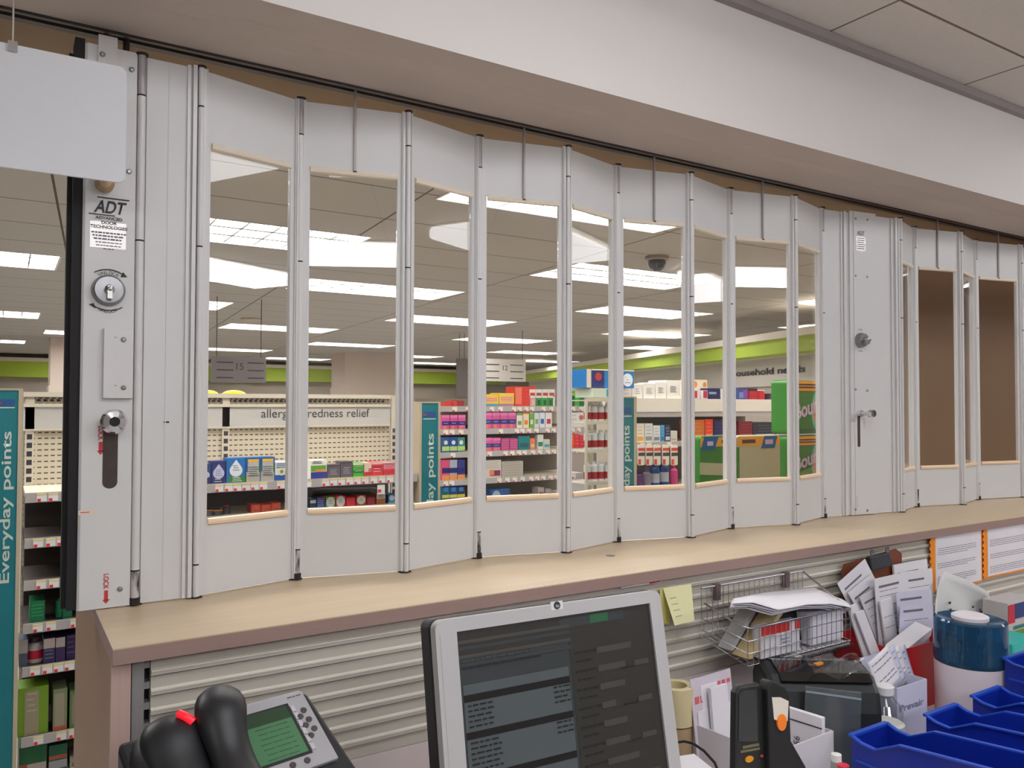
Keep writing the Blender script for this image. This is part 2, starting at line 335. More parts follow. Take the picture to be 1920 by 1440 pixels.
# hanging aisle signs
AIS = mat('aisle_sign_grey', (120, 112, 110), .5, noise=.03); AIW = mat('aisle_sign_white', (206, 200, 190), .5, noise=.03)
for (u0, u1, v0, v1, Y, m_, num, lab) in ((396, 498, 668, 718, 8.2, AIS, '15', 'dark grey hanging aisle sign numbered 15, left of the big column'),
                                          (905, 985, 672, 716, 9.6, AIW, '12', 'white hanging aisle sign over the middle shelves'),
                                          (856, 876, 672, 744, 10.5, AIS, '', 'narrow dark grey hanging aisle sign right of the small green band')):
    a, c_ = PY(u0, v0, Y), PY(u1, v1, Y); z1 = max(a.z, c_.z); z0 = min(a.z, c_.z)
    r = thing('aisle_sign', lab, 'sign', ((a.x+c_.x)/2, Y, z0))
    MB().box(a.x, c_.x, Y-.01, Y+.01, z0, z1).build('sign_board', m_, r)
    MB().cyl((a.x+.05, Y, z1), (a.x+.05, Y, CEIL_S), .004, n=6).cyl((c_.x-.05, Y, z1), (c_.x-.05, Y, CEIL_S), .004, n=6).build('suspension_rods', TRACK, r)
    if num:
        text(num, ((a.x+c_.x)/2, Y-.012, (z0+z1)/2), (1, 0, 0), (0, 0, 1), .07, LETTER, r, align='CENTER')
        l = MB()
        for k in range(3):
            for s in (0, 1):
                x = a.x+.05+s*(c_.x-a.x)*.56; zz = z0+.04+k*(z1-z0)*.3; l.box(x, x+(c_.x-a.x)*.3, Y-.013, Y-.011, zz, zz+.012)
        l.build('category_lines', LETTER, r)
# ================= COUNTER =================
XL = .148; CT = 1.068
r = thing('service_counter', 'long birch-topped service counter with brown end and mauve edge', 'counter', (XL, 1.41, 0))
MB().box(XL, 8.4, 1.385, 2.12, CT-.002, CT).build('worktop', BIRCH, r)
MB().box(XL, 8.4, 1.385, 2.12, CT-.026, CT-.002).build('edge_band', BIRCHE, r)
MB().box(XL, XL+.02, 1.41, 2.12, 0, CT-.026).build('end_panel', BROWN, r)
MB().box(XL, XL+.028, 1.40, 1.41, 0, CT-.026).build('front_post', mat('post_mauve', (188, 160, 150), .5, noise=.08, nscale=4, stretch=(40, 40, 2)), r)
MB().box(XL+.02, 8.4, 1.43, 1.45, 0, CT-.026).build('back_board', BLACK, r)
MB().lathe([(.011, 0), (.011, .0015), (.007, .002), (0, .002)], PZ(1145, 1042, CT), n=20).build('grommet', STEEL, r)
s = MB().box(XL+.03, XL+.048, 1.405, 1.43, 0, CT-.026)
for k in range(32): s.box(XL+.048, XL+.057, 1.41, 1.43, k*.033, k*.033+.011)
s.build('slotted_standard', mat('standard_grey', (150, 148, 146), .45, .3, noise=.04), r)
# slatwall
z1, z0, pt = CT-.026, .798, .0314
prof = [(1.428, z1), (1.408, z1)]; z = z1-.002
while z-pt > z0:
    prof += [(1.408, z-.0195), (1.4025, z-.0205), (1.4025, z-.0285), (1.413, z-.0290), (1.413, z-pt+.0005), (1.408, z-pt)]; z -= pt
prof += [(1.408, z0), (1.428, z0)]
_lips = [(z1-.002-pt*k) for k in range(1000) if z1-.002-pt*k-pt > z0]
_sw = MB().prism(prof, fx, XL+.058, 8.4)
for z in _lips: _sw.prism([(1.4078, z-.0186), (1.4014, z-.0200), (1.4014, z-.0222), (1.4026, z-.0222)], fx, XL+.058, 8.4, 1)  # paler lip strips paint the highlight along each slat edge
tag(_sw.build('slatwall_panel', [SLAT, mat('slat_lip_highlight', (226, 220, 206), .3, noise=.02, nscale=25)]), 'beige metal slatwall running under the birch worktop edge', 'slatwall')
tag(MB().box(XL+.058, 8.4, 1.404, 1.428, .66, .797).build('backsplash', DESKM), 'plain pinkish strip of backsplash between slatwall and desk', 'backsplash')
tag(MB().box(XL+.03, 8.4, .45, 1.398, .63, .66).build('work_desk', DESKM, bevel=.002), 'pinkish laminate desk top in front of the slatwall', 'desk')
# ================= GATE =================
GZ0, GZ1 = 1.071, 2.114; WB, WT = 1.207, 1.972
H = [(.322, 0), (.540, 1), (.772, 0), (.992, 1), (1.225, 0), (1.437, 1), (1.665, 0), (1.888, 1), (2.125, 0), (2.335, 1)]
H2 = [(2.70, 0), (2.880, 1), (3.10, 0), (3.31, 1), (3.56, 0), (3.80, 1), (4.04, 0), (4.28, 1), (4.5, 0)]
YH = (1.667, 1.722)
def pfr(a, b_):
    p, q = Vector((a[0], YH[a[1]], 0)), Vector((b_[0], YH[b_[1]], 0)); e = (q-p); L = e.length; e.normalize()
    return (p, e, Vector((e.y, -e.x, 0)), AX[2]), L     # second axis points to the staff side
def gate_panel(root, a, b_, mg=.02, rod=False, grime=0):
    fr, L = pfr(a, b_)
    p = MB(); t0, t1 = -.012, 0.0
    p.fbox(fr, 0, mg, t0, t1, GZ0, GZ1); p.fbox(fr, L-mg, L, t0, t1, GZ0, GZ1)
    p.fbox(fr, mg, L-mg, t0, t1, GZ0, WB); p.fbox(fr, mg, L-mg, t0, t1, WT, GZ1)
    o = p.build('gate_panel', WHITE, root)
    s_ = MB()
    for c0, c1 in ((.004, .013), (L-.013, L-.004)):
        s_.fbox(fr, c0, c1, 0, .005, GZ0+.001, GZ1+.003); s_.fbox(fr, (c0+c1)/2-.0022, (c0+c1)/2+.0022, .005, .008, GZ0+.001, GZ1+.002)
    s_.build('stile_rib', WHITE2, o)
    MB().fbox(fr, mg+.0005, L-mg-.0005, -.008, -.004, WB+.002, WT-.002).build('window_pane', PANE, o)
    for zz, mm in ((WB, PEACH), (WT-.014, PEACHT)):
        k = MB(); pr = [(0, zz), (.005, zz+.002), (.0065, zz+.007), (.005, zz+.012), (0, zz+.014)]
        k.prism(pr, (fr[0], fr[2], fr[3], fr[1]), mg+.001, L-mg-.001); k.build('window_moulding', mm, o)
    if rod:
        c = L*.5; MB().fbox(fr, c-.0025, c+.0025, .001, .006, WT-.004, SOF-.004).build('hanger_rod', TRACK if rod == 2 else mat('hanger_grey', (160, 152, 148), .45, .3), o)
        MB().fbox(fr, c-.004, c+.004, 0, .007, WT-.006, WT-.003).build('rod_foot', GRIME, o)
    return o
def hinge(root, x, k, far_):
    y = YH[k]-(.004 if far_ else .006)
    h = MB(); rr = .0075 if far_ else .006
    segs = [(GZ1-.075, GZ1+.001, 1 if far_ else 0), (1.76, GZ1-.078, 0), (1.135, 1.757, 0), (GZ0, 1.132, 2 if far_ else 0)]
    for a, b_, m_ in segs: h.cyl((x, y, a), (x, y, b_), rr, n=12, mi=m_)
    for zz in (GZ1-.0765, 1.7585, 1.1335): h.cyl((x, y, zz-.0015), (x, y, zz+.0015), rr*1.02, n=12, mi=3)
    h.cyl((x, y, GZ1+.001), (x, y, GZ1+.005), rr*1.5, n=12, mi=3)
    h.cyl((x, y-.001, GZ0-.0025), (x, y-.001, GZ0+.012 if far_ else GZ0), rr*1.25, n=12, mi=3)
    h.cyl((x, YH[k]+.012, GZ0+.001), (x, YH[k]+.012, GZ1-.001), .011, n=10)
    h.box(x-.014, x+.012, y-.002, y+.012, GZ0-.0028, GZ0-.0005, 3)
    return h.build('hinge_tube', [WHITE2, GREASE, GRIMY, GRIME], root)
def screw(m_, x, y, z, r=.004): m_.lathe([(r, 0), (r, .002), (r*.6, .0035), (0, .0036)], (x, y, z), ax=-AX[1], n=10)
g1 = thing('folding_security_gate', 'white folding gate of windowed panels with black-edged lock post at left', 'security gate', (.2, 1.69, GZ0))
# end post
x0, x1, yf = .117, .205, 1.660
b = MB().prism([(x0, yf+.004), (x0+.004, yf), (x1, yf), (x1, yf+.045), (x0, yf+.045)], (Vector((0, 0, 0)), AX[0], AX[1], AX[2]), GZ0-.001, GZ1+.003)
post = b.build('lock_post', WHITE, g1)
MB().box(x0-.016, x0, yf+.008, yf+.06, GZ0, GZ1+.012).box(x0-.024, x0-.016, yf+.03, yf+.055, GZ0, GZ1-.012).build('rubber_edge', BLACK, g1)
MB().box(.138, .170, yf-.006, yf, 2.055, 2.135).build('top_bracket', WHITE2, post)
for u, v, yy in ((192, 102, yf-.006), (247, 131, yf), (242, 322, yf), (225, 1104, yf)):
    sc = MB(); q = PY(u, v, yy); screw(sc, min(q.x, x1-.005), yy, q.z, .0048); sc.build('screw', STEEL, post)
# decal
q = PY(172, 368, yf); q2 = PY(236, 466, yf)
d = MB().box(q.x-.002, q2.x+.0, yf-.0006, yf, q2.z-.003, q.z-.045)
d.build('decal', mat('decal_silver_white', (222, 218, 214), .25, .2), post)
f = yf-.0011; cx = (q.x+q2.x)/2
text('ADT', (cx, f, q.z-.028), (1, 0, 0), (.22, 0, 1), .024, LETTER, post, 'logo_letters', 'CENTER', bold=.02, width=.050)
MB().box(cx-.02, cx+.034, f-.0003, f, q.z-.001, q.z+.0012).build('logo_bar', LETTER, post); MB().box(cx-.034, cx+.01, f-.0003, f, q.z-.033, q.z-.0312).build('logo_bar', LETTER, post)
for k, (s_, w_) in enumerate((('ADVANCED', .045), ('DOOR', .026), ('TECHNOLOGIES', .062))):
    text(s_, (cx, f, q.z-.0405-k*.0085), (1, 0, 0), (0, 0, 1), .0058, LETTER, post, 'decal_lettering', 'CENTER', bold=.02, width=w_)
l = MB()
for k in range(6):
    w_ = (.058, .054, .05, .044, .042, .018)[k]; zz = q.z-.067-k*.0058
    xx = cx-w_/2
    while xx < cx+w_/2-.003:
        ww = random.uniform(.003, .008); l.box(xx, min(xx+ww, cx+w_/2), f-.0002, f, zz, zz+(.0028 if k < 3 else .0018)); xx += ww+.0015
l.build('decal_small_print', INK, post)
# thumb turn knob with curved arrows
q = PY(203, 545, yf); kx, kz = q.x, q.z
kn = MB().lathe([(.029, 0), (.029, .004), (.026, .014), (.024, .018), (.0, .0185)], (kx, yf, kz), ax=-AX[1], n=32).build('lock_cylinder', STEEL, post)
MB().lathe([(.0075, .018), (.0085, .026), (.003, .034), (0, .035)], (kx, yf, kz), ax=-AX[1], n=16).box(kx-.004, kx+.004, yf-.032, yf-.018, kz-.018, kz+.006).build('thumb_turn', ALU, kn)
for sgn, wd in ((1, 'UNLOCK'), (-1, 'UNLOCK')):
    a = MB(); R_ = .041
    pts = [(kx+R_*math.sin(math.radians(t)), kz+sgn*R_*math.cos(math.radians(t))*.93) for t in range(-36, 37, 6)]
    for (ax_, az_), (bx_, bz_) in zip(pts, pts[1:]): a.quad((ax_, f, az_), (bx_, f, bz_), (bx_, f, bz_+.0022), (ax_, f, az_+.0022))
    ex, ez = pts[-1] if sgn > 0 else pts[0]; s2 = 1 if sgn > 0 else -1
    a.add([(ex, f, ez+.006), (ex+s2*.008, f, ez-sgn*.003), (ex-s2*.004, f, ez-.004)], [(0, 1, 2)])
    a.build('direction_arrow', LETTER, post)
    for i, ch in enumerate(wd):
        t = math.radians((-25+i*10))
        text(ch, (kx+(R_-.0085)*math.sin(t)*(1), f, kz+sgn*(R_-(.0075 if sgn > 0 else .002))*math.cos(t)-.003), (math.cos(t), 0, -math.sin(t)*sgn), (math.sin(t)*sgn, 0, math.cos(t)), .0062, LETTER, post, 'arrow_lettering', 'CENTER')
# cover plate
a, c_ = PY(194, 615, yf), PY(243, 747, yf)
pl = MB().box(a.x, x1-.001, yf-.010, yf, c_.z, a.z).build('cover_plate', WHITE2, post, bevel=.001)
for v in (637, 727): s_ = MB(); q = PY(235, v, yf-.01); screw(s_, q.x-.003, yf-.010, q.z, .0045); s_.box(q.x-.019, q.x-.014, yf-.0103, yf-.010, q.z+.003, q.z+.0045); s_.build('screw', STEEL, pl)
# chrome lever knob and slot
q = PY(211, 790, yf); a, c_ = PY(190, 800, yf), PY(203, 916, yf)
sx = q.x-.003
MB().prism(rrect(sx-.0125, sx+.0125, c_.z, q.z, .012, 6), FY(0, yf, 0), 0, .0008).build('slot', mat('slot_dark', (70, 60, 56), .8, noise=.3, nscale=90), post)
kb = MB().lathe([(.012, 0), (.012, .012), (.021, .016), (.023, .026), (.019, .034), (.009, .036), (.008, .03)], (q.x, yf, q.z), ax=-AX[1], n=28).build('pull_knob', CHROME, post)
MB().lathe([(.0, .0), (.009, .0), (.009, .0015), (0, .0015)], (q.x, yf-.0345, q.z), ax=-AX[1], n=16).build('knob_bore', BLACK, kb)
def redlock(u, v0, v1, y, par):
    a, c_ = PY(u, v0, y), PY(u, v1, y); hh = (a.z-c_.z)
    text('LOCK', (a.x+.004, y-.0008, a.z), (0, 0, -1), (1, 0, 0), .0085, REDINK, par, 'lock_lettering', bold=.02, width=hh*.5)
    MB().box(a.x+.005, a.x+.0115, y-.0008, y-.0005, c_.z+hh*.12, a.z-hh*.56).add([(a.x+.002, y-.0008, c_.z+hh*.14), (a.x+.008, y-.0008, c_.z), (a.x+.0145, y-.0008, c_.z+hh*.14)], [(0, 1, 2)]).build('lock_arrow', REDINK, par)
redlock(180, 798, 853, yf, post); redlock(190, 1076, 1133, yf, post)
a = PY(147, 962, yf); MB().box(a.x, a.x+.034, yf-.0005, yf, a.z-.004, a.z+.004).build('old_sticker', mat('sticker_beige', (224, 208, 190), .6), post)
MB().box(a.x+.003, a.x+.018, yf-.0009, yf-.0005, a.z, a.z+.0014).build('sticker_mark', REDINK, post)
# first hinge, narrow solid panel, then windowed panels
h0 = hinge(g1, .2135, 0, True)
b = MB().box(.2055, .3215, 1.668, 1.680, GZ0, GZ1).box(.223, .310, 1.664, 1.668, GZ0, GZ1)
b.box(.262, .264, 1.663, 1.664, GZ0, GZ1)
sp = b.build('solid_panel', WHITE, g1)
MB().box(.296, .302, 1.659, 1.664, GZ0, GZ1+.002).box(.306, .3135, 1.656, 1.664, GZ0, GZ1+.003).box(.318, .330, 1.657, 1.664, GZ0+.001, GZ1).build('stile_rib', WHITE2, sp)
q = PY(312, 792, 1.664); MB().box(q.x-.005, q.x+.005, 1.6632, 1.664, q.z-.001, q.z+.002).build('scuff_mark', GRIME, sp)
for i in range(len(H)-1):
    gate_panel(g1, H[i], H[i+1], mg=.022, rod=(1 if i % 2 else 0))
for i, (x, k) in enumerate(H): hinge(g1, x, k, bool(k))
# bits above the left post
MB().cyl((.155, 1.69, GZ1), (.155, 1.69, SOF), .005, n=8).cyl((.19, 1.70, GZ1), (.19, 1.70, SOF), .006, n=8).build('hanger_rods', TRACK, g1)
# second gate
g2 = thing('folding_security_gate', 'white folding gate at right, brown wall behind its windows, chrome lever', 'security gate', (3.2, 1.69, GZ0))
fr, L = pfr((2.335, 1), (2.70, 0))
def S_(x): return (x-2.335)/(2.70-2.335)*L
b = MB().fbox(fr, .0, S_(2.458), -.012, 0, GZ0, GZ1); o = b.build('solid_panel', WHITE, g2)
MB().fbox(fr, S_(2.432), S_(2.442), 0, .006, GZ0, GZ1+.002).fbox(fr, S_(2.42), S_(2.425), 0, .004, GZ0, GZ1).build('stile_rib', WHITE2, o)
lp = MB().fbox(fr, S_(2.458), S_(2.580), -.03, .006, GZ0-.001, GZ1+.006).fbox(fr, S_(2.474), S_(2.562), .006, .008, GZ0, GZ1+.005).build('lock_post', WHITE, g2)
b = MB().fbox(fr, S_(2.58), L, -.012, 0, GZ0, GZ1); o = b.build('solid_panel', WHITE, g2)
MB().fbox(fr, L-.045, L-.04, 0, .005, GZ0, GZ1).fbox(fr, L-.026, L-.016, 0, .007, GZ0, GZ1+.003).fbox(fr, L-.012, L-.004, 0, .007, GZ0, GZ1+.001).build('stile_rib', WHITE2, o)
def on2(u, v, n_=.008):
    o_ = fr[0]+fr[2]*n_; d_ = ray(u, v); return CP+d_*((o_-CP).dot(fr[2])/d_.dot(fr[2]))
for v in (410, 517, 730, 955):
    for u in (1604, 1626): MB().lathe([(.004, 0), (.004, .002), (0, .003)], on2(u, v+(.0 if u == 1604 else 2)), ax=fr[2], n=10).build('screw', STEEL, lp)
q = on2(1614, 455); fd = (q, fr[1], AX[2], fr[2])
MB().fbox(fd, -.022, .022, -.03, .02, 0, .0006).build('decal', mat('decal_silver_white', (0, 0, 0)), lp)
text('ADT', q+AX[2]*.025+fr[2]*.0008, fr[1], AX[2], .016, LETTER, lp, 'logo_letters', 'CENTER', width=.034)
l = MB()
for k in range(6): l.fbox(fd, -.019+.002*(k % 2), .019-.002*(k % 3), .014-k*.0072, .0165-k*.0072, .0006, .001)
l.build('decal_small_print', INK, lp)
q = on2(1613, 638)
k2 = MB().lathe([(.026, 0), (.026, .006), (.022, .018), (0, .0185)], q, ax=fr[2], n=24).build('lock_cylinder', STEEL, lp)
MB().lathe([(.009, .018), (.008, .04), (0, .041)], q, ax=fr[2], n=14).fbox((q, fr[1], AX[2], fr[2]), -.004, .004, -.016, .01, .018, .038).build('thumb_turn', ALU, k2)
text('LOCK', q+AX[2]*.034-fr[1]*.0, fr[1], AX[2], .006, LETTER, lp, 'arrow_lettering', 'CENTER'); text('LOCK', q-AX[2]*.04, fr[1], AX[2], .006, LETTER, lp, 'arrow_lettering', 'CENTER')
q = on2(1610, 775)
MB().fbox((q, fr[1], AX[2], fr[2]), -.006, .006, -.115, 0, 0, .0008).build('slot', mat('slot_dark', (0, 0, 0)), lp)
MB().lathe([(.011, 0), (.011, .014), (.0, .016)], q, ax=fr[2], n=18).tube([q+fr[2]*.012, q+fr[2]*.03, q+fr[2]*.05+AX[2]*.001], .007, 10).lathe([(.0, .045), (.013, .046), (.015, .056), (.012, .064), (0, .065)], q, ax=fr[2], n=18).build('pull_knob', CHROME, lp)
q = on2(1619, 785); text('LOCK', q, (0, 0, -1), fr[1], .006, mat('faded_red_ink', (205, 150, 145), .7), lp, 'lock_lettering', width=.03)
q = on2(1606, 930); text('LOCK', q, (0, 0, -1), fr[1], .006, mat('faded_red_ink', (0, 0, 0)), lp, 'lock_lettering', width=.04)
for i in range(len(H2)-1): gate_panel(g2, H2[i], H2[i+1], mg=.022, rod=(1 if i % 2 else 0))
for i, (x, k) in enumerate(H2): hinge(g2, x, k, bool(k))
t = thing('gate_track', 'dark grey steel track under the soffit that carries the gate', 'track', (0, 1.70, SOF-.006))
MB().box(-3.4, 8.5, 1.676, 1.686, SOF-.004, SOF+.03).box(-3.4, 8.5, 1.706, 1.724, SOF-.002, SOF+.03).box(-3.4, 8.5, 1.686, 1.706, SOF+.006, SOF+.03).build('rail_channel', TRACK, t)
# hanging white sign
ys = 1.56; a, c_ = PY(0, 82, ys), PY(236, 337, ys); q = PY(238, 130, ys)
sg = thing('hanging_sign', 'blank white rounded panel hung on a wire in front of the lock post', 'sign', (0, ys, 1.85))
xr = PY(237, 200, ys).x; zt = PY(120, 104, ys).z; zb = PY(120, 329, ys).z
MB().prism(rrect(-.75, xr, zb, zt, .014, 6), FY(0, ys, 0), -.003, .003).build('sign_board', mat('sign_white_acrylic', (214, 214, 218), .4, noise=.01), sg)
q = PY(24, 84, ys)
MB().box(q.x-.007, q.x+.007, ys-.008, ys+.008, zt-.013, zt+.004).build('clip', CHROME, sg)
MB().cyl((q.x, ys, zt+.004), (q.x, ys, SOF), .0016, n=6).build('wire', mat('wire_pale', (190, 180, 172), .4, .4), sg)
q = PY(196, 350, yf)
MB().lathe([(.016, 0), (.016, .012), (.010, .02), (0, .021)], (q.x, yf, q.z+.004), ax=-AX[1], n=18).build('latch_bolt', mat('brass_dull', (176, 150, 120), .45, .3), post)
# ================= SHOP SHELVING =================
def shelf_unit(name, label, x0, x1, yf, yb, ztop, rails, headz=None, tagstep=.0, peg=True, posts=(), frontz=None, tagw=.028, railh=.03, skiptag=(), dark=False):
    """rails: list of (z_top, tags?) shelves whose price rail faces the camera"""
    r = thing(name, label, 'shelving', ((x0+x1)/2, yf, 0))
    MB().box(x0, x1, yb, yb+.03, .1, ztop).build('back_panel', PEG if peg else DARKB, r)
    MB().box(x0, x1, yf+.01, yb+.03, 0, .1).build('base_deck', GOND, r)
    if headz:
        MB().box(x0, x1, yb-.012, yb-.002, headz[0], headz[1]).build('header_panel', HEAD, r)
        MB().box(x0, x1, yb-.018, yb-.002, headz[1], headz[1]+.012).box(x0, x1, yb-.02, yb-.002, headz[1]+.036, ztop+.004).box(x0, x1, yb-.016, yb-.002, headz[0]-.006, headz[0]).build('top_rail', GOND, r)
        sl = MB(); x = x0+.02
        while x < x1-.02: sl.box(x, x+.012, yb-.004, yb-.001, headz[1]+.02, headz[1]+.028); x += .0205
        sl.build('top_slots', LETTER, r)
    for x in posts:
        p_ = MB().box(x-.014, x+.014, yb-.012, yb, .1, ztop)
        k = 0
        while .12+k*.03 < (headz[0] if headz else ztop)-.02: p_.box(x-.008, x+.008, yb-.013, yb-.012, .12+k*.03, .138+k*.03, 1); k += 1
        p_.build('upright', [GOND, LETTER], r)
    for n, z in enumerate(rails):
        s_ = MB().box(x0+.004, x1-.004, yf+.004, yb, z-.018, z, 2 if dark and n else 0).box(x0+.004, x1-.004, yf, yf+.004, z-railh, z+.002, 1).build('shelf', [GOND, RAIL, LOWSHADE], r)  # shelves below the top one carry their shade in the colour
        if tagstep and n not in skiptag:
            x = x0+.02+random.uniform(0, .02)
            while x < x1-tagw-.01:
                if random.random() < .82:
                    MB().box(x, x+tagw, yf-.002, yf, z-railh+.003, z-.002, 0).box(x, x+tagw, yf-.0026, yf-.002, z-.006, z-.002, 1).box(x+.002, x+tagw*.42, yf-.0026, yf-.002, z-railh+.003, z-railh+.012, 2).build('price_tag', TAGM, s_)
                x += tagw+tagstep*random.uniform(.3, 1.2)
    return r
LOWSHADE = mat('lower_shelf_shade', (62, 52, 46), .7, noise=.1)  # dark tone painting the shade under the allergy shelf and on lower shelves
DARKB = mat('shelf_back_dark', (120, 112, 100), .7, noise=.05)
TAGM = [C(228, 226, 224), C(236, 214, 110), C(226, 52, 44)]
def railz(u, v, Y): return PY(u, v, Y).z
YA, YAB = 3.0, 3.30
zA = railz(385, 909, YA)
za = [zA]+[railz(84, v, YA) for v in (1009, 1087, 1167, 1247, 1377)]
xL, xM = PY(38, 900, YA).x, PY(784, 900, YA).x
LOWSHADE = mat('lower_shelf_shade', (62, 52, 46), .7, noise=.1)
gA = shelf_unit('gondola_shelving', 'cream gondola with pegboard back and header reading allergy & redness relief', xL+.01, xM, YA, YAB, PY(560, 741, YAB).z, za, headz=(PY(560, 798, YAB).z, PY(560, 763, YAB).z), tagstep=.008, dark=True, posts=(PY(422, 830, YAB).x, PY(737, 830, YAB).x, xL+.03))
pa, pb = PY(489, 783, YAB-.013), PY(692, 783, YAB-.013)
text('allergy & redness relief', pa, (1, 0, 0), (0, 0, 1), .036, LETTER, gA, width=pb.x-pa.x)
a = PY(45, 737, 6.0)
def banner(u0, u1, uf, vt, Y, label, zend, full=True):
    x0, x1, xf = PY(u0, 850, Y).x, PY(u1, 850, Y).x, PY(uf, 850, Y).x; zt = PY(u1, vt, Y).z
    r = thing('shelf_end_banner', label, 'banner', ((x0+x1)/2, Y, .1), 'teal everyday points banners')
    MB().box(x0, x1, Y-.006, Y, .0, zt).build('banner_panel', TEAL, r)
    MB().box(x1, xf, Y-.008, Y+.05, .0, zt+.006).box(x0-(xf-x1), x0, Y-.008, Y+.05, .0, zt+.006).box(x0, x1, Y-.008, Y+.01, zt, zt+.006).build('banner_frame', mat('banner_frame_beige', (188, 176, 150), .5), r)
    w = x1-x0; hh = w*.42; zs = zend
    text('Everyday points', (x0+w*.72, Y-.0065, zs), (0, 0, 1), (-1, 0, 0), hh, mat('banner_lettering', (196, 208, 196), .5), r, width=.472, align='RIGHT', bold=.015)
    MB().box(x0+w*.1, x0+w*.85, Y-.0068, Y-.006, zt-w*.75, zt-w*.45, 0).box(x0+w*.1, x0+w*.85, Y-.0068, Y-.006, zt-w*.88, zt-w*.83, 1).box(x0+w*.12, x0+w*.3, Y-.0072, Y-.0068, zt-w*.68, zt-w*.58, 2).build('banner_logo', [C(34, 84, 140), C(200, 210, 210), C(170, 60, 80)], r)
    return r
banner(-12, 33, 41, 732, 2.97, 'teal banner at the left edge, lettered Everyday points sideways', PY(10, 808, 2.97).z)
banner(789, 820, 824, 756, 3.0, 'teal everyday points banner right of the allergy shelves', PY(805, 812, 3.0).z)
banner(1156, 1187, 1192, 746, 3.12, 'teal everyday points banner right of the white bottle rack', PY(1178, 797, 3.12).z)
# middle run
YM, YMB = 4.6, 4.95
mx0, mx1 = PY(824, 800, YM).x, PY(1098, 800, YM).x
zm = [railz(950, v, YM) for v in (762, 803.5, 845, 895, 938)]
gM = shelf_unit('gondola_shelving', 'long white gondola of pink and white packs beyond the middle banner', mx0, mx1, YM, YMB, PY(950, 748, YMB).z, zm, tagstep=.03, peg=False, tagw=.035, railh=.035)
MB().box(mx0, mx1, YM+.3, YM+.32, zm[1]+.02, zm[0]-.02).build('upper_back', GOND, gM)
# right-hand run
YRR, YRB = 3.5, 3.85
rx0, rx1 = PY(1190, 800, YRR).x, PY(1475, 800, YRR).x
zr = [railz(1300, 772, YRR), railz(1230, 829, YRR), railz(1230, 915, YRR)]
gR = shelf_unit('gondola_shelving', 'cream gondola right of the third banner, white boxes on its top shelf', rx0, rx1, YRR, YRB, railz(1300, 752, YRB), zr, tagstep=.05, peg=False, tagw=.035, skiptag=(0,))
MB().box(rx0, rx1, YRR-.004, YRR+.3, zr[0]+.0, railz(1300, 748, YRR)).build('top_bin', mat('top_bin_cream', (222, 216, 202), .5), gR)
MB().box(rx0, rx0+.012, YRR+.01, YRB, .1, zr[0]-.02).build('side_panel', GOND, gR)
# bottle rack
YK = 3.4
kx0, kx1 = PY(1099, 800, YK).x, PY(1152, 800, YK).x
zk = [railz(1120, v, YK) for v in (793, 846, 906)]
gK = thing('bottle_rack', 'narrow cream wire rack of white bottles before the third banner', 'rack', ((kx0+kx1)/2, YK, 0))
b = MB()
for x in (kx0, kx1):
    for y in (YK, YK+.22): b.box(x-.006, x+.006, y-.006, y+.006, 0, railz(1120, 749, YK))
b.build('rack_posts', GOND, gK)
for z in zk+[railz(1120, 750, YK)]: MB().box(kx0, kx1, YK, YK+.22, z-.006, z).box(kx0, kx1, YK-.004, YK, z-.008, z+.012).build('rack_shelf', GOND, gK)
MB().box(xL+.02, xM-.01, YAB-.016, YAB-.014, .12, zA-.02).build('lower_shade_sheet', LOWSHADE, gA)  # dark sheet added where only shade lies below the shelf
# ---- boxes on the shelves ----
def goods(u0, u1, vt, Y, zb, base, feats=(), dep=.06, name='carton', label='', group=None, cat='box', off=.012):
    y0 = Y+off; p0 = PY(u0, vt, y0); p1 = PY(u1, vt, y0); x0, x1 = p0.x, p1.x-.001; z1 = (p0.z+p1.z)/2
    if z1 < zb+.01: z1 = zb+.03
    w, h = x1-x0, z1-zb; b = MB().box(x0, x1, y0, y0+dep, zb, z1, 0); ms = [C(*base)]; mi = {tuple(base): 0}
    for fi, ft in enumerate(feats):
        k, c_ = ft[0], tuple(ft[1])
        if c_ not in mi: mi[c_] = len(ms); ms.append(C(*c_))
        i = mi[c_]; e = .0006+.0003*fi
        X = lambda t: x0+w*t
        Z = lambda t: zb+h*t
        if k == 'r': b.box(X(ft[2]), X(ft[3]), y0-e, y0, Z(ft[4]), Z(ft[5]), i)
        elif k == 'c':
            n = 14; b.prism([(X(ft[2])+w*ft[4]*math.cos(2*math.pi*j/n), Z(ft[3])+w*ft[4]*math.sin(2*math.pi*j/n)*(ft[5] if len(ft) > 5 else 1)) for j in range(n)], FY(0, y0, 0), 0, e, i)
        elif k == 'd':
            R_ = ft[4]*w; P = [(X(ft[2])+R_*math.sin(math.radians(t)), Z(ft[3])-R_*math.cos(math.radians(t))) for t in range(-130, 131, 20)]+[(X(ft[2]), Z(ft[3])+R_*1.7)]
            b.prism(P, FY(0, y0, 0), 0, e, i)
        elif k == 'l':
            for j in range(ft[6]):
                zz = ft[4]+(ft[5]-ft[4])*j/max(1, ft[6]-1); b.box(X(ft[2]+.04*(j % 2)), X(ft[3]-.05*(j % 3)), y0-e, y0, Z(zz), Z(zz)+h*.025, i)
    o = b.build(name, ms); return tag(o, label, cat, group)
Wt, Nv, Gy = (222, 220, 216), (34, 44, 110), (90, 86, 92)
z = zA+.001
def LN(c, a=.2, b_=.8, z0=.3, z1=.6, n=4): return ('l', c, a, b_, z0, z1, n)
goods(380, 396, 870, YA, z, (30, 70, 120), [('r', (60, 40, 100), 0, 1, 0, .3), ('d', Wt, .5, .45, .36), LN(Nv)], label='small navy eye care box, leftmost on the allergy shelf')
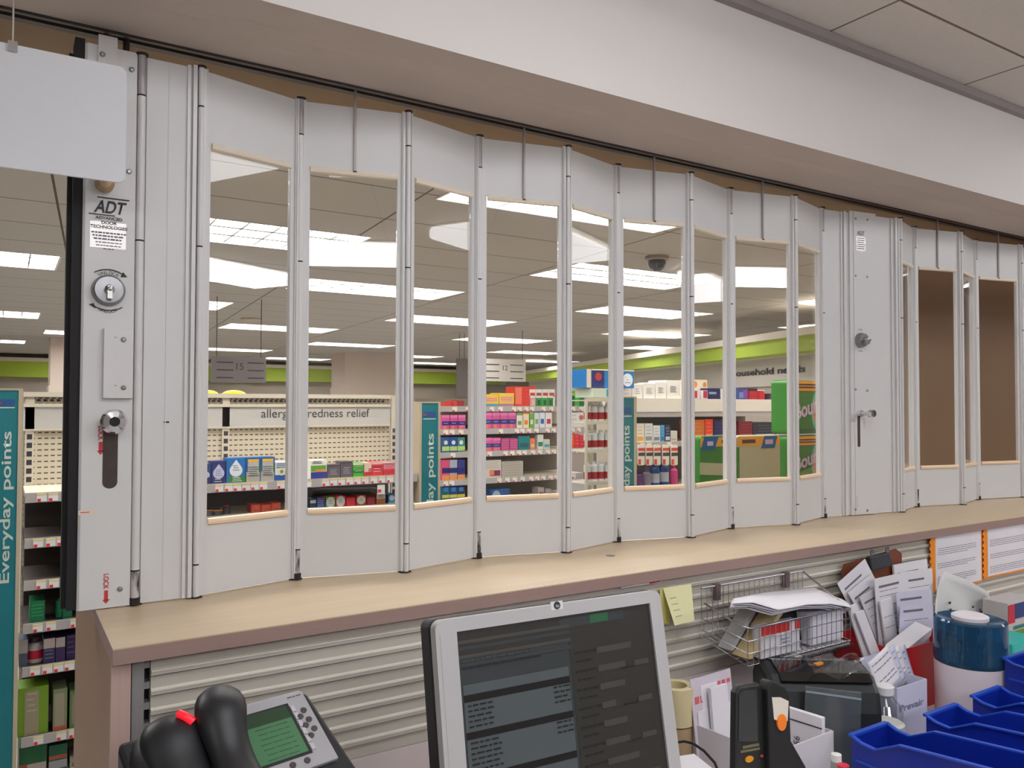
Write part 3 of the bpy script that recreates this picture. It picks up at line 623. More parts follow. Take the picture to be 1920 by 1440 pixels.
goods(397, 424, 865, YA, z, Nv, [('d', (198, 200, 222), .5, .46, .40), LN((120, 124, 170), .25, .75, .35, .6, 4), LN(Wt, .2, .7, .08, .18, 2)], label='navy box with pale drop emblem beside the bright blue drop box')
goods(425, 461, 859, YA, z, (24, 110, 178), [('r', (44, 128, 62), .1, 1, 0, .27), ('d', (226, 232, 236), .5, .5, .34), LN((70, 80, 90), .32, .68, .5, .68, 3), LN(Wt, .3, .8, .06, .2, 3)], label='bright blue and green box with large white drop emblem')
for u0, lb in ((462, 'left'), (489, 'right')):
    goods(u0, u0+27, 858-(u0 > 470), YA, z, (26, 98, 160), [('r', (170, 166, 156), 0, .95, 0, .42), ('r', (184, 184, 178), .12, .88, .3, .82), ('r', (238, 186, 50), .12, .88, .82, .93), ('r', (60, 120, 60), .88, 1, .4, .7), LN((80, 90, 96), .15, .85, .25, .6, 5)],
          label='blue and grey allergy box with yellow top stripe, %s of the matching pair' % lb)
goods(516, 541, 866, YA, z, (222, 228, 230), [('r', (32, 82, 160), 0, 1, 0, .3), ('c', (226, 216, 190), .5, .48, .3), ('c', (120, 150, 60), .5, .48, .14), LN((60, 80, 140), .1, .9, .7, .9, 3)], label='white box with blue base and round emblem, right of the yellow striped pair')
goods(583, 613, 863, YA, z, (232, 230, 220), [('r', (36, 52, 140), 0, 1, 0, .36), ('r', (98, 158, 50), 0, .95, .4, .72), ('r', (226, 140, 60), .3, .9, .38, .5), LN((70, 70, 70), .1, .7, .84, .92, 2)], label='white, green and blue box, first on the allergy shelf right of the hinge')
for u0, u1, vt, lb in ((614, 638, 871, 'shorter'), (639, 661, 865, 'taller')):
    goods(u0, u1, vt, YA, z, (96, 88, 96), [LN((190, 186, 190), .2, .8, .25, .6, 4), ('r', (74, 68, 74), 0, 1, .86, 1)], label='dark grey medicine box with pale lines, the %s of two' % lb)
goods(662, 682, 868, YA, z, (72, 170, 40), [('r', (30, 110, 50), 0, 1, .3, .45), ('r', (214, 224, 190), 0, 1, .85, 1), LN(Wt, .2, .9, .4, .75, 2)], label='bright green box between the grey boxes and the red ones')
goods(683, 697, 868, YA, z, (226, 198, 176), [('r', (196, 44, 52), 0, 1, 0, .32), ('r', (200, 110, 90), .6, 1, .3, .6)], label='narrow cream and red box right of the bright green one')
goods(697, 718, 866, YA, z, (222, 50, 60), [('r', (232, 190, 186), 0, 1, .82, 1), ('r', (170, 30, 44), .1, .9, .6, .7), LN(Wt, .15, .8, .3, .5, 2)], label='bright red box in the middle of the red group')
goods(719, 741, 868, YA, z, (222, 120, 130), [('r', (204, 44, 58), 0, 1, 0, .5), ('r', (120, 120, 150), .1, .9, .88, .96)], label='pink and red box at the right end of the allergy shelf')
z2 = zA-.117
MB_ = [(381, 400, 956, (44, 38, 40), (196, 120, 50)), (400, 418, 956, (40, 36, 40), (200, 130, 60))]
s_ = MB().box(PY(365, 900, YA).x, xM-.004, YA+.02, YAB, z2-.016, z2).box(PY(365, 900, YA).x, xM-.004, YA+.016, YA+.02, z2-.03, z2+.002, 1).build('shelf', [GOND, RAIL], gA)
for i, (u0, u1, vt, c_, t_) in enumerate(MB_):
    goods(u0, u1, vt, YA+.02, z2+.001, c_, [('r', t_, 0, 1, .78, 1), LN((150, 150, 150), .2, .8, .15, .6, 5)], label='black box with orange top under the allergy shelf, %s one' % ('left' if i == 0 else 'right'))
def bottle(u, vt, w, Y, zb, body, cap, lab=None, label='', group=None, squat=.7, off=.03, capr=.6, name='bottle', trans=None):
    p = PY(u, vt, Y+off); r_ = w/2; h = p.z-zb
    pr = [(r_*.94, 0), (r_, h*.03), (r_, h*.16), (r_*1.004, h*.165), (r_*1.004, h*.5), (r_, h*.505), (r_, h*squat), (r_*.8, h*(squat+.06)), (r_*capr*.8, h*(squat+.11)), (r_*capr, h*(squat+.115)), (r_*capr, h*.985), (0, h)]
    mis = [0, 0, 0, 1, 1, 0, 0, 0, 2, 2, 2]; mis[2] = 0; mis[3] = 1; mis[4] = 0
    o = MB().lathe(pr, (p.x, Y+off+r_, zb), n=14, mis=mis).build(name, [C(*body), C(*(lab or body)), C(*cap)])
    return tag(o, label, 'bottle', group)
bottle(426, 948, .028, YA+.02, z2+.001, (70, 66, 72), (190, 34, 60), label='dark bottle with crimson cap under the allergy shelf')
for i, (u0, vt) in enumerate(((471, 946), (490, 946), (509, 943))):
    goods(u0, u0+18, vt, YA+.02, z2+.001, (212, 66, 44), [('r', (70, 130, 90), .3, .8, .25, .38), LN((236, 150, 120), .15, .85, .5, .85, 4)], label='orange-red box under the allergy shelf, %s of three' % ['left', 'middle', 'right'][i])
for u0, u1, vt, c_, fe, lb in (
    (582, 593, 935, (32, 70, 110), [('r', (206, 212, 180), 0, 1, .55, .85)], 'blue and cream pack at the left end of the lower row'),
    (594, 610, 933, (26, 74, 150), [('r', (120, 60, 110), 0, 1, .8, 1), LN(Wt, .1, .9, .2, .7, 4)], 'deep blue pack left of the lime pack in the lower row'),
    (611, 629, 932, (118, 150, 48), [('c', (206, 212, 206), .5, .5, .46, 1.2), LN((60, 60, 130), .3, .7, .4, .7, 3)], 'lime green pack with pale round panel in the lower row'),
    (630, 648, 930, (212, 70, 74), [('c', (206, 214, 206), .5, .5, .46, 1.2), LN((60, 60, 130), .3, .7, .4, .7, 3)], 'light red pack with pale round panel in the lower row'),
    (649, 667, 933, (218, 34, 52), [LN((240, 150, 150), .1, .9, .15, .8, 4)], 'plain bright red pack in the lower row'),
    (668, 687, 929, (150, 80, 50), [('r', (186, 40, 50), 0, 1, .82, 1), ('c', (214, 206, 190), .5, .55, .42), LN((50, 50, 110), .3, .7, .45, .7, 3)], 'brown pack with cream round panel in the lower row'),
    (688, 704, 932, (150, 30, 46), [LN((224, 140, 150), .1, .9, .2, .8, 4)], 'dark red pack in the lower row'),
    (706, 723, 925, (170, 100, 60), [('r', (200, 196, 170), 0, 1, .5, 1), LN((50, 50, 110), .2, .8, .6, .85, 3)], 'tan pack with white top in the lower row'),
    (728, 742, 927, (40, 110, 160), [('c', (190, 210, 220), .5, .6, .36), ('r', (100, 160, 190), 0, 1, 0, .2)], 'light blue pack at the right end of the lower row')):
    goods(u0, u1, vt, YA+.02, z2+.001, c_, fe, label=lb)
q = PY(714, 908, YA); tag(MB().box(q.x-.016, q.x+.016, YA-.004, YA-.003, q.z-.040, q.z-.002, 0).box(q.x-.014, q.x, YA-.0045, YA-.004, q.z-.032, q.z-.02, 1).build('shelf_tag', [C(226, 224, 220), C(214, 50, 48)]), 'white sale tag with red square hanging below the allergy shelf rail', 'tag')
# left opening goods
for (u0, u1, vt, i, c_, fe, lb) in (
    (56, 85, 1127, 3, (22, 110, 66), [LN((60, 170, 110), .1, .9, .3, .8, 4)], 'green carton left of the small green tube in the left opening'),
    (118, 136, 1140, 3, (14, 92, 60), [LN((60, 150, 110), .1, .9, .3, .7, 3)], 'short green carton right of the green tube'),
    (36, 53, 1200, 4, (70, 78, 92), [('r', (150, 144, 140), 0, 1, .5, 1)], 'grey blue carton below the green carton, at far left'),
    (82, 104, 1197, 4, (52, 46, 84), [('r', (176, 160, 150), 0, 1, .6, 1), LN((120, 120, 140), .1, .9, .2, .5, 3)], 'dark blue and cream carton right of the red label jar'),
    (105, 123, 1195, 4, (60, 42, 84), [('r', (170, 156, 150), 0, 1, .6, 1)], 'violet and cream carton beside the dark blue one'),
    (125, 143, 1190, 4, (44, 30, 66), [LN((110, 90, 130), .1, .9, .3, .9, 4)], 'dark purple carton at the right end of its shelf'),
    (34, 92, 1288, 5, (112, 146, 34), [('r', (146, 138, 110), .22, .68, 0, .92), LN((170, 160, 150), .28, .62, .5, .85, 4)], 'large lime green carton low in the left opening'),
    (100, 127, 1292, 5, (120, 130, 92), [('r', (150, 142, 120), .1, .8, .1, .9), ('r', (176, 90, 60), 0, 1, 0, .1)], 'olive carton right of the large lime green one'),
    (131, 147, 1296, 5, (92, 122, 70), [('r', (140, 130, 104), .3, 1, .1, .9)], 'green carton at the right end of the lime carton shelf')):
    goods(u0, u1, vt, YA, za[i]+.001, c_, fe, dep=.1, label=lb)
bottle(115, 1123, .032, YA, za[3]+.001, (30, 128, 84), (26, 110, 72), label='small upright green tube on the left opening shelf', squat=.8)
bottle(67, 1196, .052, YA, za[4]+.001, (196, 186, 180), (50, 40, 50), (204, 34, 62), label='pale jar with red label and dark cap in the left opening', squat=.66)
zf = za[5]-.13
MB().box(xL+.014, xM-.004, YA+.004, YAB, zf-.018, zf).build('shelf', [GOND], gA)
for (u0, u1, vt, c_, fe, lb) in ((36, 88, 1398, (24, 92, 52), [('r', (150, 80, 50), 0, .7, .3, .42), ('r', (170, 160, 150), .3, 1, 0, .4)], 'wide dark green carton on the lowest visible shelf'),
        (92, 127, 1396, (30, 90, 60), [('r', (160, 84, 60), 0, 1, .45, .6), ('r', (150, 150, 150), 0, 1, .1, .4)], 'green and orange carton on the lowest visible shelf'),
        (131, 148, 1420, (150, 150, 130), [('r', (150, 50, 60), .3, .9, .1, .5)], 'pale carton at the right end of the lowest visible shelf')):
    goods(u0, u1, vt, YA, zf+.001, c_, fe, dep=.1, label=lb)
# yellow bags on top of the run behind
zt = PY(560, 741, YAB).z
for i, (u0, u1) in enumerate(((372, 412), (416, 464))):
    a, c_ = PY(u0, 742, 3.42), PY(u1, 742, 3.42); w = c_.x-a.x; hz = PY(u0, 731, 3.42).z
    def bag(s_, t_): 
        th = s_*math.pi; return (a.x+w*(.5-.5*math.cos(th)), 3.39+.09*t_, zt-.02+(hz-zt+.02)*(math.sin(th)**.5)*(math.sin(math.pi*t_)**.4 if 0 < t_ < 1 else .0))
    tag(MB().grid(bag, 14, 8).box(a.x, c_.x, 3.39, 3.48, zt-.10, zt-.02).build('snack_bag', C(240, 204, 40, .35)), 'yellow bag showing over the top of the allergy shelving, %s one' % ('left' if i == 0 else 'right'), 'bag')
MB().box(xL+.02, xM, YAB+.04, YAB+.3, zt-.14, zt-.12).build('rear_shelf', GOND, gA)
# middle run goods
Y = YM; P1, P2 = (204, 70, 132), (40, 34, 110)
def pinkpack(u0, u1, vt, zb, lb, grp): goods(u0, u1, vt, Y, zb, (214, 84, 146), [('r', P2, 0, 1, .28, .56), ('r', (90, 130, 190), .2, .8, .38, .46), ('c', (226, 130, 80), .4, .14, .2), ('r', (226, 120, 170), 0, 1, .8, 1)], label=lb, group=grp, dep=.1, name='pack')
Zm = [q_+.001 for q_ in zm]
for i in range(3): pinkpack(829+15*i, 843+15*i, 778, Zm[1], 'pink pack with navy band on the second shelf beside the middle banner', 'pink packs beside the middle banner')
for i in range(4): pinkpack(908+15*i, 922.5+15*i, 773, Zm[1], 'pink pack with navy band on the second shelf, in the wider row of four', 'pink packs in the row of four')
for i in range(2): pinkpack(908+15.5*i, 923+15.5*i, 821, Zm[2], 'pink pack with navy band on the third shelf, left of the plain pink packs', 'pink packs on the third shelf')
for i in range(2): goods(940+16*i, 955+16*i, 822, Y, Zm[2], (186, 74, 128), [LN((226, 130, 170), .1, .9, .2, .8, 4)], label='plain dusty pink pack on the third shelf, %s one' % ['left', 'right'][i], dep=.1, name='pack')
for i in range(2): goods(907+29*i, 935+29*i, 739-2*i, Y, Zm[0], (240, 200, 60), [('r', (222, 140, 130), .1, .9, .35, .75), ('r', [(70, 150, 180), (180, 120, 150)][i], 0, 1, 0, .2), LN((246, 226, 120), .1, .9, .4, .7, 3)], label='yellow box on top of the middle shelving, %s one' % ['left', 'right'][i], dep=.12)
goods(966, 993, 725, Y, Zm[0], (222, 52, 38), [('r', (236, 120, 90), 0, .45, .1, .95), LN((190, 30, 30), .5, .9, .2, .9, 5)], label='tall red box on top of the middle shelving', dep=.12)
goods(992, 1005, 725, Y+.15, Zm[0], (206, 40, 40), label='red box half hidden behind the tall red one', dep=.1)
for i in range(4): goods(994+11*i, 1004.5+11*i, 742, Y, Zm[0], [(222, 150, 140), (36, 150, 60), (60, 160, 66), (34, 140, 56)][i], [('r', Wt, 0, 1, .8, 1), ('r', (20, 90, 40) if i else (200, 190, 180), .3, .8, .1, .6)], label='%s small pack in front on the top middle shelf' % ['white and red', 'first green', 'second green', 'third green'][i], dep=.06, name='pack')
for i in range(4): goods(993+12*i, 1004.5+12*i, 730, Y+.1, Zm[0], (228, 226, 222), [('r', (200, 60, 60), .1, .9, .55, .8)], label='white pack with red patch behind the small green packs', group='white packs behind the green ones', dep=.08, name='pack')
for i, (u0, u1, vt) in enumerate(((836, 848, 755), (849, 858, 752), (858, 870, 751))): goods(u0, u1, vt, Y, Zm[0], [(214, 54, 52), (206, 60, 56), (150, 34, 46)][i], [LN((230, 150, 140), .2, .8, .4, .8, 2)], label='%s on the top shelf beside the middle banner' % ['low red pack', 'light red pack', 'dark crimson pack'][i], dep=.1, name='pack')
for i, (u0, u1, vt, c_, f_) in enumerate(((969, 980, 773, (226, 222, 206), (120, 150, 80)), (981, 992, 770, (226, 210, 180), (226, 130, 40)), (993, 1001, 768, (110, 168, 60), (214, 220, 190)), (1002, 1011, 766, (206, 216, 220), (130, 170, 80)), (1012, 1022, 765, (212, 218, 226), (60, 90, 150)), (1023, 1035, 766, (226, 222, 222), (190, 40, 70)))):
    goods(u0, u1, vt, Y, Zm[1], c_, [('r', f_, 0, 1, .8, 1), ('r', f_, .2, .8, .2, .45)], label='%s on the second middle shelf' % ['white and green pack', 'cream pack with orange lid stripe', 'leafy green pack', 'pale pack with green patch', 'pale pack with blue patch', 'white pack with crimson patch'][i], dep=.1, name='pack')
for i, (u0, u1, vt, c_, f_) in enumerate(((972, 993, 818, (16, 126, 128), (20, 90, 100)), (994, 1003, 822, (226, 130, 80), (230, 190, 150)), (1008, 1019, 815, (212, 216, 206), (40, 130, 90)), (1020, 1031, 824, (206, 206, 190), (70, 160, 170)))):
    goods(u0, u1, vt, Y, Zm[2], c_, [('r', f_, .1, .9, .2, .5)], label='%s on the third middle shelf' % ['teal box', 'narrow orange box', 'white box with green patch', 'low white box with aqua patch'][i], dep=.1)
for i in range(3): goods(829+14.5*i, 843+14.5*i, 820, Y, Zm[2], [(40, 90, 130), (36, 74, 150), (60, 130, 120)][i], [('r', (176, 206, 120), 0, 1, .1, .4), ('c', (214, 220, 226), .5, .65, .26)], label='%s pack beside the banner on the third shelf' % ['steel blue', 'royal blue', 'sea green'][i], dep=.1, name='pack')
for i in range(3): goods(829+14.5*i, 843+14.5*i, 862, Y, Zm[3], [(214, 80, 120), (160, 170, 176), (52, 60, 130)][i], [('r', (226, 150, 90), 0, 1, 0, .25), ('r', P2, 0, 1, .35, .6)], label='%s pack beside the banner on the fourth shelf' % ['pink', 'silver', 'indigo'][i], dep=.1, name='pack')
for i in range(3): goods(829+14.5*i, 843+14.5*i, 906, Y, Zm[4], [(20, 96, 110), (24, 70, 130), (40, 60, 80)][i], [('r', (196, 190, 70), 0, 1, .3, .45), ('r', (60, 120, 190), .2, .8, .6, .8)], label='%s pack beside the banner on the bottom shelf' % ['petrol', 'cobalt', 'slate'][i], dep=.1, name='pack')
goods(906, 940, 863, Y, Zm[3], (206, 196, 184), [('r', (120, 40, 70), .4, .95, .1, .42), ('r', (220, 130, 90), .35, .6, .15, .45), LN((150, 146, 140), .1, .9, .55, .9, 4)], label='large cream box with purple picture on the fourth middle shelf', dep=.2)
goods(941, 981, 865, Y, Zm[3], (178, 170, 156), [LN((140, 132, 120), .05, .95, .1, .9, 6)], label='large plain beige box on the fourth middle shelf', dep=.2)
goods(920, 956, 917, Y, Zm[4], (18, 74, 140), [('c', (150, 170, 180), .3, .5, .2), LN((60, 140, 200), .5, .95, .1, .9, 4)], label='deep blue box on the bottom middle shelf', dep=.15)
for i in range(2): goods(1009+14*i, 1020+14*i, 914+3*i, Y, Zm[4], (168, 156, 148), [('r', (90, 60, 60), .1, .9, .2, .5)], label='small pale box on the bottom middle shelf, %s one' % ['left', 'right'][i], dep=.08)
for i in range(3): goods(1069+9*i, 1077.5+9*i, [737, 733, 736][i], Y, Zm[0], [(24, 100, 60), (80, 180, 60), (30, 120, 70)][i], [('r', (150, 200, 60), 0, 1, .8, 1)], label='%s green pack above the white bottle rack side' % ['dark', 'lime', 'mid'][i], dep=.08, name='pack')
goods(1068, 1097, 765, Y, Zm[1], (222, 220, 210), [LN((140, 140, 140), .1, .5, .2, .8, 4), ('c', (196, 110, 100), .75, .5, .14)], label='large white box left of the bottle rack', dep=.12)
for i in range(3): goods(1068+9.5*i, 1077+9.5*i, 812+2*i, Y, Zm[2], [(232, 96, 50), (222, 52, 64), (214, 44, 74)][i], [LN((240, 160, 140), .1, .9, .3, .8, 3)], label='%s box left of the bottle rack' % ['orange', 'bright red', 'cherry red'][i], dep=.1)
# bottle rack goods: three shelves of white bottles with red labels
for r_ in range(3):
    for i in range(4):
        bottle(1105+12.6*i, [754, 806, 865][r_], 0.0385, YK-.02, zk[r_]+.001, (224, 226, 226), (232, 232, 230), (168, 40, 44), label='white bottle with red label on the %s shelf of the narrow rack' % ['top', 'middle', 'bottom'][r_], group='white bottles on the %s rack shelf' % ['top', 'middle', 'bottom'][r_], squat=.78, off=.04, capr=.62)
zt_ = railz(1120, 750, YK)+.014
goods(1112, 1162, 728, YK, zt_, (200, 210, 190), [('r', (50, 140, 180), .5, 1, .1, .9), ('r', (240, 190, 60), .85, 1, .5, .9)], label='flat pale and blue box on top of the bottle rack', dep=.16)
goods(1100, 1189, 693, YK+.02, PY(1140, 727, YK).z, (26, 120, 190), [('r', (222, 204, 180), 0, .09, 0, 1), ('r', (40, 50, 110), .1, .36, 0, 1), ('c', (180, 60, 60), .24, .6, .07), ('c', (226, 232, 236), .86, .45, .11), ('r', (240, 230, 200), .1, 1, .94, 1), LN((20, 40, 90), .8, .92, .3, .6, 3)], label='long blue box with white circle, topmost on the bottle rack', dep=.14)
# right run goods
Y = YRR; zt_ = railz(1300, 748, YRR)+.001
for i, (u0, u1, vt) in enumerate(((1164, 1184, 723), (1185, 1205, 721), (1206, 1228, 719), (1229, 1249, 717), (1250, 1275, 713))):
    goods(u0, u1, vt, Y, zt_, (232, 228, 218), [LN([(190, 80, 70), (90, 90, 90), (90, 90, 90), (60, 80, 100), (50, 60, 90)][i], .25, .75, .35, .65, 2+i)], label='white box on the top shelf right of the third banner, %s of five' % ['first', 'second', 'third', 'fourth', 'fifth'][i], dep=.16)
goods(1296, 1326, 712, Y+.05, zt_, (226, 218, 190), [('c', (230, 140, 60), .25, .75, .14), ('c', (230, 140, 60), .85, .75, .12)], label='cream box with two orange discs on the top shelf', dep=.1)
goods(1297, 1312, 732, Y-.012, zt_, (226, 222, 222), [('r', (206, 40, 74), .1, .7, .1, .95)], label='small white and crimson box in front of the orange disc box', dep=.05)
goods(1315, 1327, 732, Y-.012, zt_, (226, 222, 222), [('r', (196, 40, 84), .3, .95, .1, .95)], label='second small white and crimson box, beside the navy box', dep=.05)
goods(1327, 1350, 728, Y-.012, zt_, (30, 38, 84), [('r', (150, 170, 210), .1, .7, .45, .65)], label='navy box with pale mark on the top shelf', dep=.1)
goods(1351, 1364, 729, Y-.012, zt_, (220, 220, 224), [('r', (40, 44, 70), .3, .7, .2, .9)], label='white box with navy stripe at the hinge on the top shelf', dep=.1)
goods(1384, 1403, 727, Y, zt_, (60, 70, 130), [('r', (140, 60, 150), .5, .9, .1, .8), ('r', (100, 140, 190), .1, .5, .1, .6)], label='blue and violet box on the top shelf, left of the red ones', dep=.1)
goods(1404, 1420, 728, Y, zt_, (176, 34, 44), [('r', (60, 24, 36), 0, 1, .75, 1)], label='red box with dark top on the top shelf', dep=.1)
bottle(1431, 731, .075, Y, zt_, (190, 36, 50), (236, 232, 230), label='red tub with white lid on the top shelf', squat=.78, capr=.95, name='tub')
goods(1443, 1458, 738, Y, zt_, (70, 50, 80), [LN((190, 180, 190), .2, .8, .3, .8, 3)], label='dark box at the right end of the top shelf', dep=.1)
z = zr[1]+.001
for (u0, u1, vt, c_, f_, lb) in ((1194, 1208, 794, (222, 216, 200), (230, 160, 60), 'cream carton with orange foot in the second row'), (1209, 1224, 794, (212, 214, 210), (140, 140, 140), 'pale grey carton in the second row'),
        (1225, 1238, 798, (214, 218, 216), (120, 130, 140), 'white carton left of the sky blue one'), (1239, 1246, 797, (80, 160, 200), (40, 110, 170), 'narrow sky blue carton'), (1247, 1257, 797, (36, 44, 84), (200, 210, 220), 'navy carton with white marks'),
        (1258, 1270, 808, (220, 214, 200), (180, 170, 160), 'short cream carton at the hinge'), (1296, 1321, 787, (206, 110, 50), (226, 150, 70), 'wide rusty orange carton'), (1322, 1337, 786, (222, 70, 44), (240, 150, 110), 'tall scarlet carton'),
        (1338, 1361, 788, (30, 34, 84), (80, 70, 140), 'dark navy carton beside the scarlet one'), (1385, 1411, 790, (120, 26, 40), (170, 60, 70), 'wine red carton'), (1412, 1456, 792, (44, 44, 54), (110, 120, 130), 'wide charcoal carton')):
    goods(u0, u1, vt, Y, z, c_, [('r', f_, .1, .9, .08, .3), LN(f_, .2, .8, .45, .8, 3)], label=lb+' on the right-hand shelving', dep=.1)
# hanging packs with sale tags, then bottles below
for i, u in enumerate((1202, 1217, 1232, 1248, 1264)):
    a, c_ = PY(u-6, 834, Y-.03), PY(u+6, 872, Y-.03)
    tag(MB().prism(rrect(a.x, c_.x, c_.z, a.z, .01, 4), FY(0, Y-.03, 0), -.006, .004, 0).box(a.x, c_.x, Y-.0348, Y-.034, c_.z+(a.z-c_.z)*.45, c_.z+(a.z-c_.z)*.62, 1).box(a.x, c_.x*.4+a.x*.6, Y-.0348, Y-.034, c_.z+.004, c_.z+(a.z-c_.z)*.3, 2).box(a.x, c_.x, Y-.0348, Y-.034, a.z-(a.z-c_.z)*.3, a.z-(a.z-c_.z)*.15, 2).build('hanging_pack', [C(226, 218, 202), C(70, 60, 56), C(214, 76, 56)]),
        'cream and red tagged pack hanging below the second row', 'pack', 'tagged packs below the second row')
for i, (u, vt, w, c_, cp, lb_) in enumerate(((1202, 880, .055, (100, 40, 120), (70, 30, 90), 'purple'), (1218, 876, .05, (150, 140, 160), (120, 70, 150), 'lilac'), (1234, 862, .06, (26, 78, 150), (20, 50, 110), 'blue'), (1251, 858, .06, (22, 66, 140), (30, 90, 160), 'darker blue'), (1268, 868, .05, (220, 60, 130), (190, 30, 90), 'pink'))):
    bottle(u, vt, w, Y-.015, zr[2]+.001, c_, cp, (200, 206, 220) if i in (2, 3) else None, label='%s bottle under the hanging packs right of the third banner' % lb_, squat=.66, capr=.5)
# display of paper rolls near the gate
YD = 2.75
a, c_ = PY(1304, 905, YD), PY(1464, 905, YD)
zb = PY(1400, 914, YD).z
r = thing('display_stand', 'low grey stand under the green paper packs', 'stand', ((a.x+c_.x)/2+.2, YD+.1, 0))
MB().box(a.x, PY(1575, 900, YD).x, YD, YD+.3, zb-.03, zb-.001).build('deck', GOND, r)
MB().box(a.x+.02, PY(1575, 900, YD).x-.02, YD+.03, YD+.27, 0, zb-.03).build('plinth', DARKB, r)
def rollpack(u0, u1, vt, zb, lb, kind, Y=YD):
    p0, p1 = PY(u0, vt, Y), PY(u1, vt, Y); x0, x1 = p0.x, p1.x; z1 = max(p0.z, p1.z); w, h = x1-x0, z1-zb
    r = thing('paper_roll_pack', lb, 'pack', ((x0+x1)/2, Y+.1, zb))
    gr = mat('wrap_green', (60, 132, 48), .3, noise=.08); yl = mat('wrap_amber', (238, 168, 44), .35); be = mat('wrap_clear_rolls', (190, 188, 150), .4, noise=.06, nscale=40)
    dk = mat('wrap_print_dark', (70, 56, 60), .5); bl = mat('wrap_blue', (26, 96, 150), .4); wt = mat('wrap_logo_pale', (206, 190, 214), .4); og = mat('wrap_orange', (236, 120, 40), .4); tq = mat('wrap_aqua', (90, 190, 170), .4)
    MB().prism(rrect(x0, x1, zb, z1, min(.02, h*.1), 4), FY(0, Y, 0), -.11 if kind == 'logo' else -.05, 0).build('wrapped_rolls', be if kind == 'clear' else gr, r, bevel=.006)
    f = MB(); F = FY(0, Y, 0)
    X = lambda t: x0+w*t
    Z = lambda t: zb+h*t
    def R_(a_, b_, c2, d_, m_, e=.001): f.prism([(X(a_), Z(c2)), (X(b_), Z(c2)), (X(b_), Z(d_)), (X(a_), Z(d_))], F, 0, e, m_)
    if kind == 'logo':
        R_(.02, .98, .80, .985, 1); R_(.1, .8, .90, .93, 2, .0015); R_(.1, .7, .85, .88, 2, .0015)
        n = 20; cx_, cz_ = X(.80), Z(.42); rr = w*.42
        f.prism([(cx_+rr*math.cos(t*2*math.pi/n)*.62, cz_+rr*math.sin(t*2*math.pi/n)*.85) for t in range(n)], F, 0, .0012, 6)
        f.prism([(cx_+rr*math.cos(t*2*math.pi/n)*.5, cz_+rr*math.sin(t*2*math.pi/n)*.7) for t in range(n)], F, 0, .0016, 5)
        R_(.02, .98, .04, .1, 7, .001)
    elif kind == 'white':
        R_(.02, .98, .80, .97, 1); f.prism([(X(.02), Z(.74)), (X(.40), Z(.74)), (X(.52), Z(.99)), (X(.12), Z(.99))], F, 0, .0015, 3); R_(.2, .36, .82, .9, 4, .002); R_(.6, .95, .86, .92, 2, .0015)
        f.prism([(X(0), Z(.52)), (X(.98), Z(.46)), (X(.98), Z(.24)), (X(0), Z(.30))], F, 0, .0012, 8); R_(.4, .8, .02, .14, 2, .0015)
    else:
        R_(.02, .98, .80, .97, 1); f.prism([(X(.55), Z(.74)), (X(.86), Z(.74)), (X(.93), Z(.98)), (X(.62), Z(.98))], F, 0, .0015, 3); R_(.64, .82, .82, .91, 4, .002); R_(.12, .42, .85, .92, 2, .0015)
        R_(.02, .98, .0, .16, 0); R_(.1, .9, .04, .11, 2, .0015); R_(.0, .06, .1, .78, 0)
    f.build('wrap_print', [gr, yl, dk, bl, wt, og, tq, mat('wrap_green_dark', (36, 104, 44), .35), be], r)
    if kind == 'logo': text('Bounty', (X(.16), Y-.0022, Z(.26)), (1, 0, .25), (-.1, 0, 1), h*.28, wt, r, 'logo_lettering', width=w*.78, bold=.03)
    return r
rollpack(1312, 1379, 818, zb, 'green and white paper roll pack behind the gate, left of the clear one', 'white')
rollpack(1381, 1463, 817, zb, 'clear paper roll pack with amber top band behind the gate', 'clear')
zmid = PY(1477, 815, YD).z
rollpack(1477, 1556, 818, zb, 'bright green logo pack at the bottom of the stack of two', 'logo', YD)
rollpack(1477, 1556, 714, zmid+.002, 'bright green logo pack on top of the stack of two', 'logo', YD)
